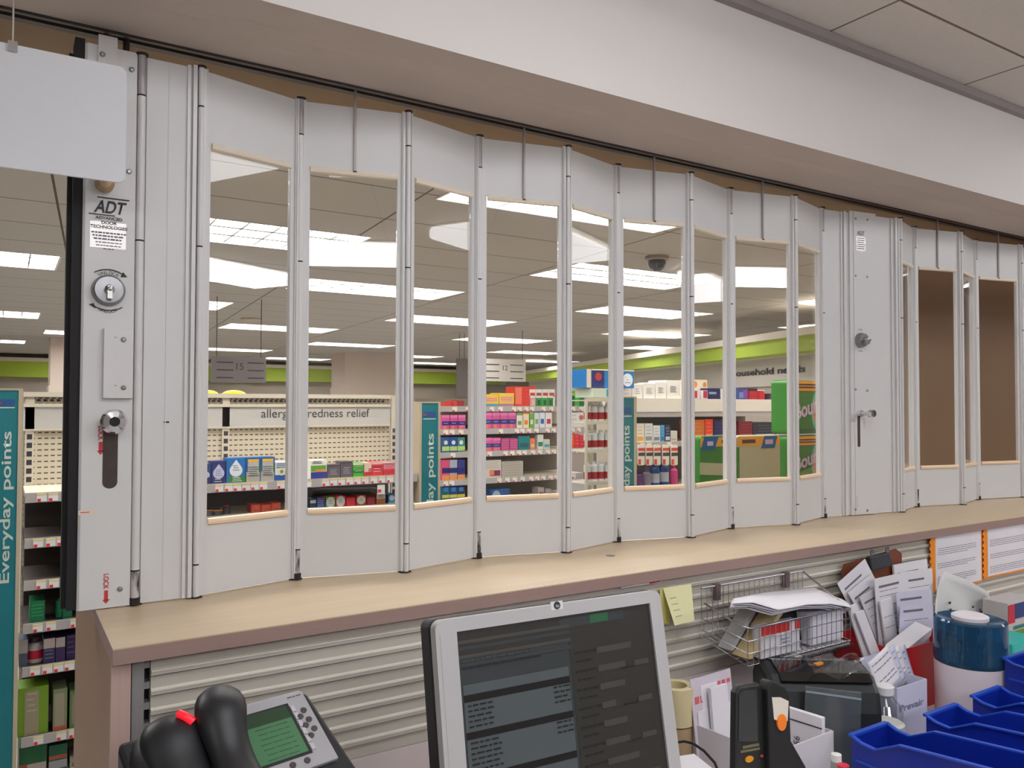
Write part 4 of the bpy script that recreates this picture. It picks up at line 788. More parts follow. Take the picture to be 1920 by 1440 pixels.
# ================= DESK ITEMS =================
DZ = .66
def frame3(o, ex, ez):
    ex = Vector(ex).normalized(); ez = Vector(ez); ez = (ez-ex*ez.dot(ex)).normalized(); n = ex.cross(ez)
    return (Vector(o), ex, ez, n)     # third axis faces the viewer when ex points right and ez up
def hit(fr, u, v, n_=0.0):
    o = fr[0]+fr[3]*n_; d = ray(u, v); return CP+d*((o-CP).dot(fr[3])/d.dot(fr[3]))
def loc2(fr, p): q = p-fr[0]; return q.dot(fr[1]), q.dot(fr[2])
def scrib(b, fr, a0, a1, rows, h=.0016, n_=.0005, mi=0, step=(.006, .02), gap=.003):
    for zz in rows:
        x = a0+random.uniform(0, .004)
        while x < a1-.004:
            w = min(random.uniform(*step), a1-x); b.fbox(fr, x, x+w, zz, zz+h, n_-.0003, n_, mi); x += w+gap
def sheet(name, o, ex, ez, w, h, label=None, cat='paper', group=None, m=None, th=.0006, rows=(), parent=None, curl=0, hdr=None, ink=None):
    fr = frame3(o, ex, ez); b = MB()
    if curl:
        def fn(i, j):
            c = curl*(math.sin(i*math.pi)*.5+(j**2)*.8); return fr[0]+fr[1]*(w*i)+fr[2]*(h*j)+fr[3]*c
        b.grid(fn, 8, 8); ob = b.build(name, m or PAPER, parent, solid=max(th, .0008))
    else: ob = b.fbox(fr, 0, w, 0, h, -th, 0).build(name, m or PAPER, parent)
    if label: tag(ob, label, cat, group)
    if rows:
        l = MB()
        if curl:
            for zz in rows:
                x = .1*w
                while x < w*.86:
                    ww = min(random.uniform(.006, .02), w*.9-x); i0, i1, j = x/w, (x+ww)/w, zz/h
                    P = [fn(i0, j), fn(i1, j), fn(i1, j+.0022/h), fn(i0, j+.0022/h)]; l.quad(*[p+fr[3]*.0012 for p in P]); x += ww+.003
        else: scrib(l, fr, w*.1, w*.88, rows)
        l.build('printed_text', ink or INK, ob)
    if hdr: l = MB().fbox(fr, w*hdr[0], w*hdr[1], h*hdr[2], h*hdr[3], .0002, .0006); l.build('printed_heading', hdr[4], ob)
    return ob, fr
# ---- monitor ----
TLp = PY(815, 1165, .90); TRp = PY(1237, 1105, .878); ex = (TRp-TLp); Wm = ex.length; ex = Vector((ex.x, ex.y, 0)).normalized()
pn = Vector((-ex.y, ex.x, 0)); tl_ = math.radians(11); up = AX[2]*math.cos(tl_)+pn*math.sin(tl_); Hm = .325
fm = frame3(TLp-up*Hm, ex, up)
mo = thing('computer_monitor', 'silver flat monitor with dark off-angle screen on the desk', 'monitor', Vector((TLp.x+Wm/2, TLp.y+.06, DZ)))
sx0, sx1, sz0, sz1 = .029, Wm-.021, .038, Hm-.0165
SILV = mat('monitor_silver_plastic', (186, 184, 184), .38, .15, noise=.02, nscale=60); MBK = mat('monitor_back_dark', (44, 40, 42), .5)
b = MB(); out = rrect(0, Wm, 0, Hm, .012, 5)
b.fbox(fm, 0.006, sx0, sz0, sz1, -.016, 0).fbox(fm, sx1, Wm-.006, sz0, sz1, -.016, 0)
def strip(z0_, z1_, top):
    P = [p for p in out if (p[1] >= z1_-.0001 if False else True)]
    r_ = .012; pts = []
    if top: pts = [(0, z0_)]+[(Wm, z0_)]+[(Wm-r_+r_*math.cos(math.radians(t)), Hm-r_+r_*math.sin(math.radians(t))) for t in range(0, 91, 15)]+[(r_+r_*math.cos(math.radians(t)), Hm-r_+r_*math.sin(math.radians(t))) for t in range(90, 181, 15)]
    else: pts = [(Wm, z1_), (0, z1_), (0, r_)]+[(r_-r_*math.cos(math.radians(t)), r_-r_*math.sin(math.radians(t))) for t in range(0, 91, 15)]+[(Wm-r_+r_*math.sin(math.radians(t)), r_-r_*math.cos(math.radians(t))) for t in range(0, 91, 15)]
    b.prism(pts, fm, -.016, 0)
strip(sz1, Hm, True); strip(0, sz0, False)
b.fbox(fm, 0, .007, sz0, sz1, -.016, -.0005).fbox(fm, Wm-.007, Wm, sz0, sz1, -.016, -.0005)
b.build('bezel', SILV, mo)
MB().prism(rrect(-.001, Wm+.001, -.001, Hm+.001, .012, 5), fm, -.05, -.0165).fbox(fm, .06, Wm-.06, .05, Hm-.04, -.075, -.05).build('rear_housing', MBK, mo, bevel=.004)
scm = mat('lcd_dark_left', (42, 46, 48), .4, emit=.25, noise=.1, nscale=3); scm2 = mat('lcd_dark_right', (40, 38, 35), .35, emit=.25, noise=.15, nscale=3); pane_ = mat('lcd_list_grey', (66, 72, 74), .4, emit=.28); bar_ = mat('lcd_black_bar', (20, 17, 18), .3)
fld = mat('lcd_field', (58, 56, 53), .4, emit=.22); ltx = mat('lcd_text_dark', (30, 32, 34), .35); dg = mat('lcd_orange_digits', (170, 104, 36), .35, emit=.5); lg = mat('lcd_green', (34, 78, 50), .35, emit=.35)
b = MB(); SW = sx1-sx0; SHh = sz1-sz0
def sc_(a0, a1, d0, d1, mi, n_): b.fbox(fm, sx0+SW*a0, sx0+SW*a1, sz1-d1, sz1-d0, n_-.0004, n_, mi)
b.fbox(fm, sx0, sx1, sz0, sz1, -.006, -.004, 0)
sc_(.54, 1, .03, SHh, 1, -.0036); sc_(0, 1, 0, .03, 1, -.0036); sc_(.5, .85, .004, .016, 0, -.0033); sc_(.66, .76, .004, .015, 7, -.0029)
sc_(.015, .525, .066, .245, 2, -.0036)
for d in (.078, .122, .172): sc_(.015, .525, d, d+.0085, 3, -.003)
b.fbox(fm, sx0+SW*.015, sx0+SW*.5, sz1-.262, sz1-.25, -.0034, -.003, 1)
for i, d in enumerate((.012, .02, .03, .04)):
    sc_(.0, .55, d, d+.004, 0 if i % 2 else 4, -.0031)
def wl(a0, a1, d, n=1, mi=5, h=.0022, sp=.0062):
    for k in range(n):
        x = a0
        while x < a1-.01:
            w = random.uniform(.012, .035); sc_(x, min(x+w, a1), d+k*sp, d+k*sp+h, mi, -.0026); x += w+.008
wl(.02, .4, .045, 1); wl(.02, .35, .036, 1, 4); wl(.03, .15, .09, 5); wl(.44, .52, .088, 4); wl(.03, .17, .134, 6); wl(.44, .52, .132, 3); wl(.03, .34, .184, 2); wl(.03, .13, .197, 6); wl(.44, .5, .24, 1)
for k in range(9):
    d = .05+k*.024; wl(.56, .68, d, 1); sc_(.68, .68+random.uniform(.07, .2), d-.002, d+.006, 4, -.003)
    if k % 2: wl(.80, .88, d+.006, 1); sc_(.88, .96, d, d+.007, 4, -.003)
    wl(.57, .66, d+.011, 1)
scr = b.build('screen', [scm, scm2, pane_, bar_, fld, ltx, dg, lg], mo)
for i, (a_, t_) in enumerate(((.36, '02'), (.455, '33'))):
    text(t_, fm[0]+fm[1]*(sx0+SW*a_)+fm[2]*(sz1-.263)-fm[3]*.002, fm[1], fm[2], .010, dg, scr, 'orange_digits', bold=.04)
pl_ = hit(fm, 1044, 1135); a_, c2 = loc2(fm, pl_)
fl = (fm[0]+fm[1]*a_+fm[2]*c2, fm[1], fm[2], fm[3])
bd = MB().fbox(fl, -.0095, .0095, -.0055, .0055, -.0005, .0004, 0).prism([(.0052*math.cos(t*math.pi/10), .0052*math.sin(t*math.pi/10)) for t in range(20)], fl, .0004, .0008, 1).build('logo_badge', [C(216, 214, 214), C(40, 38, 42)], mo)
text('hp', fl[0]-fm[2]*.0022+fm[3]*.0009, fm[1]+fm[2]*.0, fm[2]+fm[1]*.2, .0042, C(216, 214, 214), bd, 'logo_letters', 'CENTER')
cc = fm[0]+fm[1]*(Wm/2)-fm[3]*.09
MB().cyl((cc.x, cc.y, DZ+.01), fm[0]+fm[1]*(Wm/2)+fm[2]*.12-fm[3]*.07, .03, .025, n=16).build('neck', MBK, mo)
MB().lathe([(.13, 0), (.13, .008), (.1, .014), (0, .016)], (cc.x, cc.y, DZ), n=32, ell=.8).build('foot', MBK, mo)
# ---- desk phone on its riser ----
P0 = CP+ray(563, 1296)*(1.25/FPX); a12 = math.radians(12); e1 = Vector((math.cos(a12), math.sin(a12), 0)); tt = math.radians(34)
e2 = Vector((math.sin(a12), -math.cos(a12), 0))*math.cos(tt)-AX[2]*math.sin(tt)
Wp, Hp = .27, .20
fp = frame3(P0-e1*Wp+e2*Hp, e1, -e2)
PBK = mat('phone_black_plastic', (28, 28, 31), .42, noise=.1, nscale=50); PSL = mat('phone_silver_face', (172, 170, 174), .4, .2, noise=.02)
zb_ = (P0+e2*Hp).z-.05
tag(MB().box(P0.x-.30, P0.x+.10, 1.00, 1.34, DZ, zb_-.001).build('desk_riser', DESKM, bevel=.003), 'plain pinkish riser box on the desk carrying the telephone', 'riser')
ph = thing('desk_phone', 'black and silver desk phone with green display at lower left', 'telephone', Vector((P0.x-.12, 1.15, zb_)))
BR_ = P0+e2*Hp; b = MB()
A0, A1, B0, B1 = P0-e1*Wp, P0+e1*.012, P0+e2*Hp-e1*Wp, P0+e2*Hp+e1*.03
nn = fp[3]
top = [A0-nn*.002, A1-nn*.004, B1-nn*.004, B0-nn*.002]; bot = [Vector((p.x, p.y, zb_)) for p in top]
b.add(top+bot, [(0, 3, 2, 1), (4, 5, 6, 7), (0, 1, 5, 4), (1, 2, 6, 5), (2, 3, 7, 6), (3, 0, 4, 7)])
b.build('phone_base', PBK, ph, bevel=.006)
def fc(u, v): return loc2(fp, hit(fp, u, v))
r1, r2_ = fc(563, 1296), fc(634, 1424)
sil = [(r1[0]-.155, r1[1]), (r1[0]-.004, r1[1]), r1 and (r1[0], r1[1]-.004), r2_, (r2_[0]-.19, r2_[1]-.0)]
fpn = MB().prism(sil, fp, -.004, .004).build('face_panel', PSL, ph, bevel=.0015)
l1, l2 = fc(534, 1327), fc(581, 1411)
lx0, lx1, lz1, lz0 = l1[0]-.112, (l1[0]+l2[0])/2, l1[1], l2[1]
MB().fbox(fp, lx0-.004, lx1+.003, lz0-.004, lz1+.003, .0042, .005).build('display_frame', PBK, fpn)
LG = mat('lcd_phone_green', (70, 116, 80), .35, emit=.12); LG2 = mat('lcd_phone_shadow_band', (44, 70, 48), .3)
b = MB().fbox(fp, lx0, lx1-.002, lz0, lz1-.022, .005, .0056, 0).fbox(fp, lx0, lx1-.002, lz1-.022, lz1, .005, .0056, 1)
scrib(b, fp, lx0+.05, lx1-.012, [lz0+.004+k*.0085 for k in range(7)], h=.0014, n_=.006, mi=2, step=(.012, .03))
b.build('display', [LG, LG2, mat('lcd_phone_text', (52, 96, 62), .4)], fpn)
kk = MB()
for k in range(6): kk.fbox(fp, lx1+.004, lx1+.010, lz1-.014-k*.0138, lz1-.0035-k*.0138, .004, .0055)
kk.build('line_key_strip', C(190, 188, 190), fpn)
for u, v in ((569, 1332), (563, 1344), (579, 1349), (573, 1360), (589, 1366), (583, 1379), (576, 1426), (549, 1435)):
    q = hit(fp, u, v, .004); MB().lathe([(.0048, 0), (.0048, .0018), (.003, .0026), (0, .0027)], q, ax=nn, n=12).build('phone_button', C(70, 58, 60, .4), fpn)
q = hit(fp, 536, 1311, .004); fq = (q, fp[1], fp[2], fp[3]); lgm = MB()
scrib(lgm, fq, 0, .026, [0], h=.002, n_=.0005, step=(.004, .008), gap=.0015); lgm.build('maker_mark', C(90, 88, 96), fpn)
def limb(name, path, ra, rb, side, m, parent=None, n=16, sub=0):
    b = MB(); vs = []; P = [Vector(p) for p in path]; side = Vector(side).normalized()
    for i, p in enumerate(P):
        d = (P[min(i+1, len(P)-1)]-P[max(i-1, 0)]).normalized(); s_ = (side-d*side.dot(d)).normalized(); t_ = d.cross(s_)
        vs += [p+s_*math.cos(2*math.pi*k/n)*ra[i]+t_*math.sin(2*math.pi*k/n)*rb[i] for k in range(n)]
    m_ = len(P); b.add(vs, [(j*n+k, j*n+(k+1) % n, (j+1)*n+(k+1) % n, (j+1)*n+k) for j in range(m_-1) for k in range(n)], 0, True)
    b.add(vs, [tuple(range(n))[::-1], tuple(range((m_-1)*n, m_*n))], 0, True)
    return b.build(name, m, parent, sub=sub)
def hp_(u, v, n_): return hit(fp, u, v, n_)
pth = [hp_(408, 1300, .030), hp_(410, 1303, .034), hp_(413, 1318, .042), hp_(415, 1342, .046), hp_(420, 1372, .040), hp_(432, 1408, .036), hp_(446, 1445, .036), hp_(462, 1485, .04), hp_(470, 1505, .04)]
hs = limb('handset', pth, [.012, .028, .036, .036, .031, .028, .028, .033, .028], [.008, .018, .024, .026, .022, .018, .017, .022, .016], fp[1], PBK, ph, 18, 1)
ho = MB()
for k, (u, v) in enumerate(((392, 1314), (404, 1308), (418, 1306), (432, 1309), (410, 1318), (426, 1317))):
    q = hp_(u, v, .062); ho.fbox((q, fp[1], fp[2], fp[3]), -.004, .004, -.0008, .0008, -.02, .0)
# second black handset left of it, with a red lamp
b0 = thing('cordless_handset', 'black curved handset with a red light, left of the silver phone', 'telephone', Vector((.20, 1.10, zb_)))
pth = [hp_(322, 1356, .008), hp_(323, 1360, .012), hp_(325, 1372, .018), hp_(327, 1390, .02), hp_(332, 1412, .018), hp_(342, 1446, .016), hp_(356, 1486, .018), hp_(362, 1504, .012)]
limb('handset_body', pth, [.016, .034, .043, .045, .042, .038, .038, .03], [.010, .018, .024, .024, .022, .02, .02, .014], fp[1], PBK, b0, 18, 1)
pth = [hp_(288, 1392, -.01), hp_(300, 1420, -.004), hp_(316, 1450, .0), hp_(330, 1490, .0)]
limb('charging_cradle', [p for p in pth], [.03, .042, .046, .04], [.02, .03, .03, .02], fp[1], mat('cradle_black', (24, 24, 26), .5), b0, 16, 1)
q = hp_(350, 1345, .053)
MB().tube([hp_(336, 1338, .040), hp_(345, 1342, .044), hp_(354, 1347, .044), hp_(362, 1354, .042)], .0055, 8).build('red_lamp', mat('red_lamp', (226, 30, 46), .3, emit=.8), b0)
# ---- notes and notices on the slatwall ----
YN = 1.398
def wallsheet(name, u, v, pts, label, cat, m, rows=0, group=None):
    P = [PY(*p, YN) for p in pts]; y = YN
    b = MB().prism([(p.x, p.z) for p in P], FY(0, y, 0), 0, .0012)
    o = tag(b.build(name, m), label, cat, group); return o, P
YEL = mat('sticky_note_yellow', (222, 217, 168), .7, noise=.03)
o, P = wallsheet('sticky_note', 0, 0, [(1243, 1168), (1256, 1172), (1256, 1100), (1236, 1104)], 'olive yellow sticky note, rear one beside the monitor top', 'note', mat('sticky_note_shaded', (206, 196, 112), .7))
YN = 1.390
tl2, tr2, br2, bl2 = PY(1243, 1103, 1.396), PY(1296, 1095, 1.396), PY(1302, 1164, 1.36), PY(1265, 1173, 1.36)
b = MB().add([bl2, br2, tr2, tl2], [(0, 1, 2, 3)]); o = tag(b.build('sticky_note', YEL, solid=.0006), 'pale yellow sticky note with handwriting, curling off the slatwall', 'note')
fq = frame3(bl2, br2-bl2, tl2-bl2); l = MB()
for k in range(4): l.tube([fq[0]+fq[1]*(.004+.002*i-.006*k*0)+fq[2]*(.018+k*.014+.0015*math.sin(i*1.7+k))+fq[3]*.001 for i in range(3, 14)], .0004, 4)
l.build('handwriting', C(120, 116, 100), o)
YN = 1.396
o, P = wallsheet('label_strip', 0, 0, [(1164, 1103), (1238, 1092), (1238, 1086), (1164, 1097)], 'white label strip with red end stuck under the counter edge', 'label', PAPER)
MB().prism([(PY(1218, 1096, 1.394).x, P[1].z+.001), (P[1].x-.002, P[1].z+.002), (P[1].x-.002, P[2].z-.002), (PY(1218, 1090, 1.394).x, P[2].z-.003)], FY(0, 1.3945, 0), 0, .0006).build('red_print', REDINK, o)
ORG = mat('orange_card_border', (244, 140, 24), .6, noise=.04)
def notice(u0, v0, u1, v1, vb0, lab, y=1.396):
    a, b_ = PY(u0, v0, y), PY(u1, v1, y); zt = (a.z+b_.z)/2; zb0 = PY(u0, vb0, y).z; w = b_.x-a.x
    r = thing('notice_sheet', lab, 'notice', ((a.x+b_.x)/2, y, zb0))
    bd = []; n = 9; hh = zt-zb0
    pts = [(a.x, zb0), (b_.x, zb0), (b_.x, zt), (a.x, zt)]
    for k in range(n): pts += [(a.x-.007, zt-hh*(k+.25)/n), (a.x+.003, zt-hh*(k+.75)/n)]
    MB().prism(pts, FY(0, y, 0), 0, .0015).build('orange_backing', ORG, r)
    pg = MB().box(a.x+.024, b_.x-.008, y-.0025, y-.0016, zb0+.006, zt-.012).build('page', PAPER, r)
    l = MB(); fr_ = FY(a.x, y-.0026, 0); H_ = hh; z = zt-.05
    for para in (4, 3, 4):
        for k in range(para): scrib(l, fr_, .035, w-.04-(k == para-1)*.05, [z], h=.0016, n_=.0004); z -= .0062
        z -= .022
    l.build('printed_text', INK, pg); return r
notice(1744, 1001, 1840, 987, 1112, 'orange bordered notice page on the slatwall, left of two')
notice(1843, 987, 1960, 969, 1086, 'orange bordered notice page at the right edge of the view')
# ---- clipboard ----
y = 1.385
cb = thing('clipboard', 'brown clipboard with dark clip hanging on the slatwall', 'clipboard', PY(1635, 1130, y))
P = [PY(*p, y) for p in ((1579, 1072), (1583, 1058), (1680, 1029), (1691, 1038), (1691, 1130), (1579, 1160))]
MB().prism([(p.x, p.z) for p in P], FY(0, y, 0), -.003, 0).build('board', mat('clipboard_brown', (120, 62, 40), .5, noise=.2, nscale=80), cb)
P = [PY(*p, y-.012) for p in ((1632, 1070), (1672, 1060), (1665, 1036), (1628, 1044))]
cl_ = MB().prism([(p.x, p.z) for p in P], FY(0, y-.004, 0), 0, .014).build('clip', mat('clip_dark_grey', (66, 72, 76), .4, .3), cb, bevel=.003)
for u in (1634, 1662):
    q = PY(u, 1030+(1662-u)*.2, y-.01); MB().lathe([(.004, 0), (.009, .001), (.009, .004), (.004, .005)], q, ax=-AX[1], n=14).build('clip_ring', STEEL, cl_)
# ---- wire basket on the slatwall ----
bx0, bx1, by0, by1 = 1.425, 1.80, 1.25, 1.392
zbt = PY(1315, 1103, by1).z; zfr = PY(1396, 1181, by0).z; zbb = PY(1400, 1250, by0).z; zbk = zbb+.03
bk = thing('wire_basket', 'chrome wire basket full of papers hung on the slatwall', 'basket', ((bx0+bx1)/2, by1, zbb))
WR = mat('basket_chrome_wire', (196, 194, 198), .22, .9)
MB().tube([(bx0, by1, zbt), (bx1, by1, zbt)], .0028, 8).build('top_rail', WR, bk)
MB().tube([(bx0, by1-.01, zfr+.03), (bx0, by0+.02, zfr+.002), (bx0+.01, by0, zfr), (bx1-.01, by0, zfr), (bx1, by0+.02, zfr+.002), (bx1, by1, zbt)], .0026, 8).build('front_rim', WR, bk)
b = MB()
for i in range(21):
    x = bx0+(bx1-bx0)*i/20; b.tube([(x, by1, zbt), (x, by1, zbk), (x, by0, zbb), (x, by0, zfr)], .0011, 5)
for i in range(5):
    t = i/4; b.tube([(bx0, by1+(by0-by1)*t, zbk+(zbb-zbk)*t), (bx1, by1+(by0-by1)*t, zbk+(zbb-zbk)*t)], .0011, 5)
for k in (1, 2): z = zbb+(zfr-zbb)*k/3; b.tube([(bx0, by1, z+.02), (bx0, by0, z), (bx1, by0, z), (bx1, by1, z+.02)], .0011, 5)
b.build('wire_mesh', WR, bk)
for u in (1345, 1475):
    q = PY(u, 1110, by1); x = q.x; MB().box(x-.008, x+.008, by1-.004, by1+.008, zbt-.035, zbt+.004).build('hanging_bracket', mat('bracket_steel', (120, 104, 104), .4, .6), bk)
# papers lying on the basket
_front = [PY(1372, 1132, 1.25), PY(1412, 1131, 1.235), PY(1458, 1143, 1.215), PY(1510, 1133, 1.225), PY(1556, 1133, 1.235), PY(1600, 1141, 1.25)]
_back = [PY(1378, 1124, 1.36), PY(1408, 1116, 1.375), PY(1440, 1109, 1.385), PY(1480, 1106, 1.385), PY(1524, 1101, 1.385), PY(1566, 1120, 1.36)]
def _lerp(P, t):
    t = max(0, min(.9999, t))*(len(P)-1); i = int(t); f = t-i; f = f*f*(3-2*f); return P[i]*(1-f)+P[i+1]*f
for k in range(5):
    def fn(i, j, k=k):
        i2 = .012*k+i*(1-.02*k); p = _lerp(_front, i2)*(1-j)+_lerp(_back, i2)*j
        return p+Vector((0, .004*k*(1-j), -.0038*k+.006*math.sin(math.pi*j)+.0015*math.sin(9*i+2*k)*(1-j)))
    o_ = MB().grid(fn, 24, 8).build('paper_sheet', mat('paper_bright', (232, 228, 234), .7, noise=.02), solid=.001)
    tag(o_, 'large white sheet draped over the top of the wire basket', 'paper', 'sheets draped over the wire basket')
def carton_in(x0, x1, y0, y1, z0, z1, m, label, name='card_pack', cat='pack', rz=0, bev=.001):
    c_ = Vector(((x0+x1)/2, (y0+y1)/2, z0)); ca, sa = math.cos(rz), math.sin(rz); fr = (c_, Vector((ca, sa, 0)), Vector((-sa, ca, 0)), AX[2])
    o = MB().fbox(fr, -(x1-x0)/2, (x1-x0)/2, -(y1-y0)/2, (y1-y0)/2, 0, z1-z0).build(name, m, bevel=bev); return tag(o, label, cat), fr
o, fr_ = carton_in(1.475, 1.61, by0+.004, by0+.03, zbb+.006, zbb+.078, mat('folded_cards_white', (214, 210, 214), .7, noise=.06, nscale=200, stretch=(8, 1, 1)), 'bundle of white cards with red top band in the basket front')
MB().fbox(fr_, -.0675, .03, -.014, -.013, .052, .072).fbox(fr_, .05, .0675, -.014, -.013, .052, .072).build('red_band', C(206, 50, 44), o)
l = MB(); scrib(l, (fr_[0], fr_[1], AX[2], -fr_[2]), .0, .03, (.018, .026, .034), h=.003, n_=.0145); l.build('card_print', C(120, 130, 160), o)
o, fr_ = carton_in(1.66, 1.785, by0+.01, by0+.06, zbb+.006, zbb+.082, mat('envelopes_white', (222, 218, 226), .7, noise=.08, nscale=160, stretch=(6, 1, 1)), 'tight row of white envelopes at the right of the basket')
fr2 = frame3((1.45, 1.30, zbb+.012), (1, 0, 0), (.9, .15, .75))
tag(MB().prism([(0, 0), (.012, 0), (.118, .088), (.106, .094)], (Vector((1.44, 1.31, zbb+.01)), AX[0], AX[2], -AX[1]), 0, .05).build('manila_folder', mat('manila_tan', (196, 176, 132), .7, noise=.06)), 'tan folder leaning inside the left of the wire basket', 'folder')
tag(MB().prism([(0, 0), (.01, 0), (.088, .078), (.078, .086)], (Vector((1.43, 1.345, zbb+.02)), AX[0], AX[2], -AX[1]), 0, .04).build('paper_bundle', mat('paper_grey_bundle', (186, 186, 186), .8, noise=.1, nscale=90)), 'grey paper bundle leaning behind the tan folder', 'paper')
tag(MB().fbox(frame3((1.60, 1.285, zbb+.012), (1, .02, 0), (0, .25, 1)), 0, .17, 0, .10, -.02, 0).build('black_case', mat('case_black', (26, 26, 30), .35, coat=.2), bevel=.006), 'black case standing in the basket under the sheets', 'case')
sp_ = MB()
for k in range(26):
    x = 1.60+k*.0075; sp_.tube([(x, by0-.006+.012*math.cos(t*math.pi/4), zbb-.006+.006*math.sin(t*math.pi/4)) for t in range(9)], .0009, 5)
nb = thing('spiral_notebook', 'spiral bound notebook with black wire lying under the basket papers', 'notebook', (1.69, by0, zbb+.0))
sp_.build('spiral_wire', GRIME, nb); MB().box(1.59, 1.80, by0+.002, by0+.12, zbb-.010, zbb-.004).build('notebook_pages', PAPER, nb)
# ---- red bin with papers ----
ra, rb_ = PZ(1592, 1232, .80), PZ(1756, 1240, .80)
RX0, RX1, RY0, RY1, RZ = 1.93, 2.20, 1.20, 1.385, .825
REDP = mat('red_plastic', (186, 30, 36), .35)
def open_box(name, label, x0, x1, y0, y1, z0, z1, m, th=.003, rz=0, cat='box', bev=.001):
    c_ = Vector(((x0+x1)/2, (y0+y1)/2, z0)); ca, sa = math.cos(rz), math.sin(rz); fr = (c_, Vector((ca, sa, 0)), Vector((-sa, ca, 0)), AX[2]); a, d, h = (x1-x0)/2, (y1-y0)/2, z1-z0
    b = MB().fbox(fr, -a, a, -d, d, 0, th).fbox(fr, -a, a, -d, -d+th, th, h).fbox(fr, -a, a, d-th, d, th, h).fbox(fr, -a, -a+th, -d+th, d-th, th, h).fbox(fr, a-th, a, -d+th, d-th, th, h)
    return tag(b.build(name, m, bevel=bev), label, cat), fr
open_box('red_bin', 'red plastic bin full of upright papers below the clipboard', RX0, RX1, RY0, RY1, DZ, RZ, REDP, cat='bin')
def psheet(y, TL, TR, BL, label, rows=8, th=.0012, m=None, cat='paper', name='paper_form', hdr=True, tilt=0):
    tl, tr, bl = PY(*TL, y), PY(*TR, y), PY(*BL, y); w = (tr-tl).length; ex = (tr-tl); ez = (tl-bl); h = ez.length
    fr = frame3(bl, ex, ez); b = MB(); sk = (tl-bl).dot(fr[1])
    P = [(0, 0), (w, 0), (w+sk, (tl-bl).dot(fr[2])), (sk, (tl-bl).dot(fr[2]))]; H_ = P[2][1]
    b.prism(P, fr, -th, 0); o = tag(b.build(name, m or PAPER), label, cat)
    if rows:
        l = MB()
        for j in range(rows):
            zz = H_*(.9-.8*j/rows); x0 = sk*zz/H_+w*.1
            if j == 0 and hdr: l.fbox(fr, x0, x0+w*.6, zz-.003, zz+.003, .0002, .0007); continue
            if random.random() < .16: continue
            scrib(l, fr, x0, x0+w*random.choice((.8, .8, .55)), [zz], h=.0015, n_=.0006)
        l.build('printed_text', INK, o)
    return o, fr, w, H_, sk
LIL = mat('paper_lilac', (208, 204, 222), .8, noise=.03)
psheet(1.372, (1676, 1060), (1738, 1048), (1690, 1236), 'rear form in the red bin, its top edge beside the clipboard clip', 5, th=.006)
psheet(1.360, (1692, 1074), (1748, 1066), (1700, 1238), 'white form with bold line standing just behind the lilac form', 9, th=.006)
psheet(1.348, (1570, 1094), (1622, 1048), (1652, 1250), 'large sheet leaning far left out of the red bin', 13)
psheet(1.336, (1590, 1112), (1636, 1076), (1668, 1250), 'second leaning sheet, in front of the far left one', 12, th=.002)
psheet(1.324, (1612, 1120), (1652, 1098), (1662, 1250), 'crumpled grey-white sheet leaning in the middle of the red bin', 8, th=.004, m=mat('paper_greyish', (206, 203, 206), .8, noise=.05))
o, fr, w, h, sk = psheet(1.312, (1640, 1086), (1702, 1072), (1652, 1250), 'tall upright form with a top rule and ruled table in the red bin', 14, th=.003)
MB().fbox(fr, w*.45, w*.6, h*.28, h*.34, .0004, .0009).build('red_stamp', REDINK, o)
psheet(1.300, (1650, 1128), (1672, 1120), (1668, 1250), 'narrow folded strip standing in front of the ruled form', 5, th=.005, hdr=False)
psheet(1.290, (1680, 1112), (1746, 1104), (1692, 1250), 'lilac form with small heading behind the boldly printed one', 6, m=LIL)
o, fr, w, h, sk = psheet(1.278, (1688, 1136), (1748, 1130), (1684, 1250), 'lilac form with bold and red print, frontmost upright in the red bin', 5, m=LIL)
MB().fbox(fr, w*.12, w*.6, h*.36, h*.40, .0004, .0009).build('bold_print', LETTER, o); MB().fbox(fr, w*.22, w*.5, h*.29, h*.315, .0004, .0009).build('red_print', REDINK, o)
for k, (a_, b_, c2) in enumerate((((1590, 1140), (1606, 1132), (1626, 1250)), ((1604, 1150), (1620, 1144), (1642, 1250)), ((1700, 1205), (1716, 1200), (1690, 1250)))):
    psheet(1.266-.01*k, a_, b_, c2, ['narrow leaflet leaning at the left front of the red bin', 'second narrow leaflet, right of the left front one', 'short narrow leaflet below the bold printed lilac form'][k], 0, th=.005, name='leaflet', cat='leaflet')
sheet('paper_pad', PY(1692, 1224, 1.215), (1, .1, .20), (-.1, 1, .25), .17, .045, 'thick white pad lying across the right of the red bin', 'paper', th=.022)
# clear wrap with red dots and slips above the white carton
wp = thing('white_carton', 'white carton with printed word, flap open, between bottle and humidifier', 'box', (1.80, 1.10, DZ))
ca, cb_ = PY(1682, 1290, 1.10), PY(1738, 1277, 1.10)
x0_, x1_, zt_ = ca.x, cb_.x, PY(1710, 1282, 1.10).z
b = MB().box(x0_, x1_, 1.10, 1.103, DZ, zt_).box(x0_, x1_, 1.17, 1.173, DZ, zt_).box(x0_, x0_+.003, 1.103, 1.17, DZ, zt_).box(x1_-.003, x1_, 1.103, 1.17, DZ, zt_).box(x0_, x1_, 1.10, 1.17, DZ, DZ+.003)
WC = mat('carton_bluish_white', (206, 206, 226), .6, noise=.02)
b.build('carton_body', WC, wp); MB().fbox(frame3((x0_, 1.173, zt_), (1, 0, 0), (0, .5, 1)), 0, x1_-x0_, 0, .05, -.001, 0).build('open_flap', WC, wp)
text('Prevair', PY(1686, 1336, 1.0995), (1, 0, 0), (0, 0, 1), .016, C(120, 120, 150), wp, width=(x1_-x0_)*.80, bold=.02)
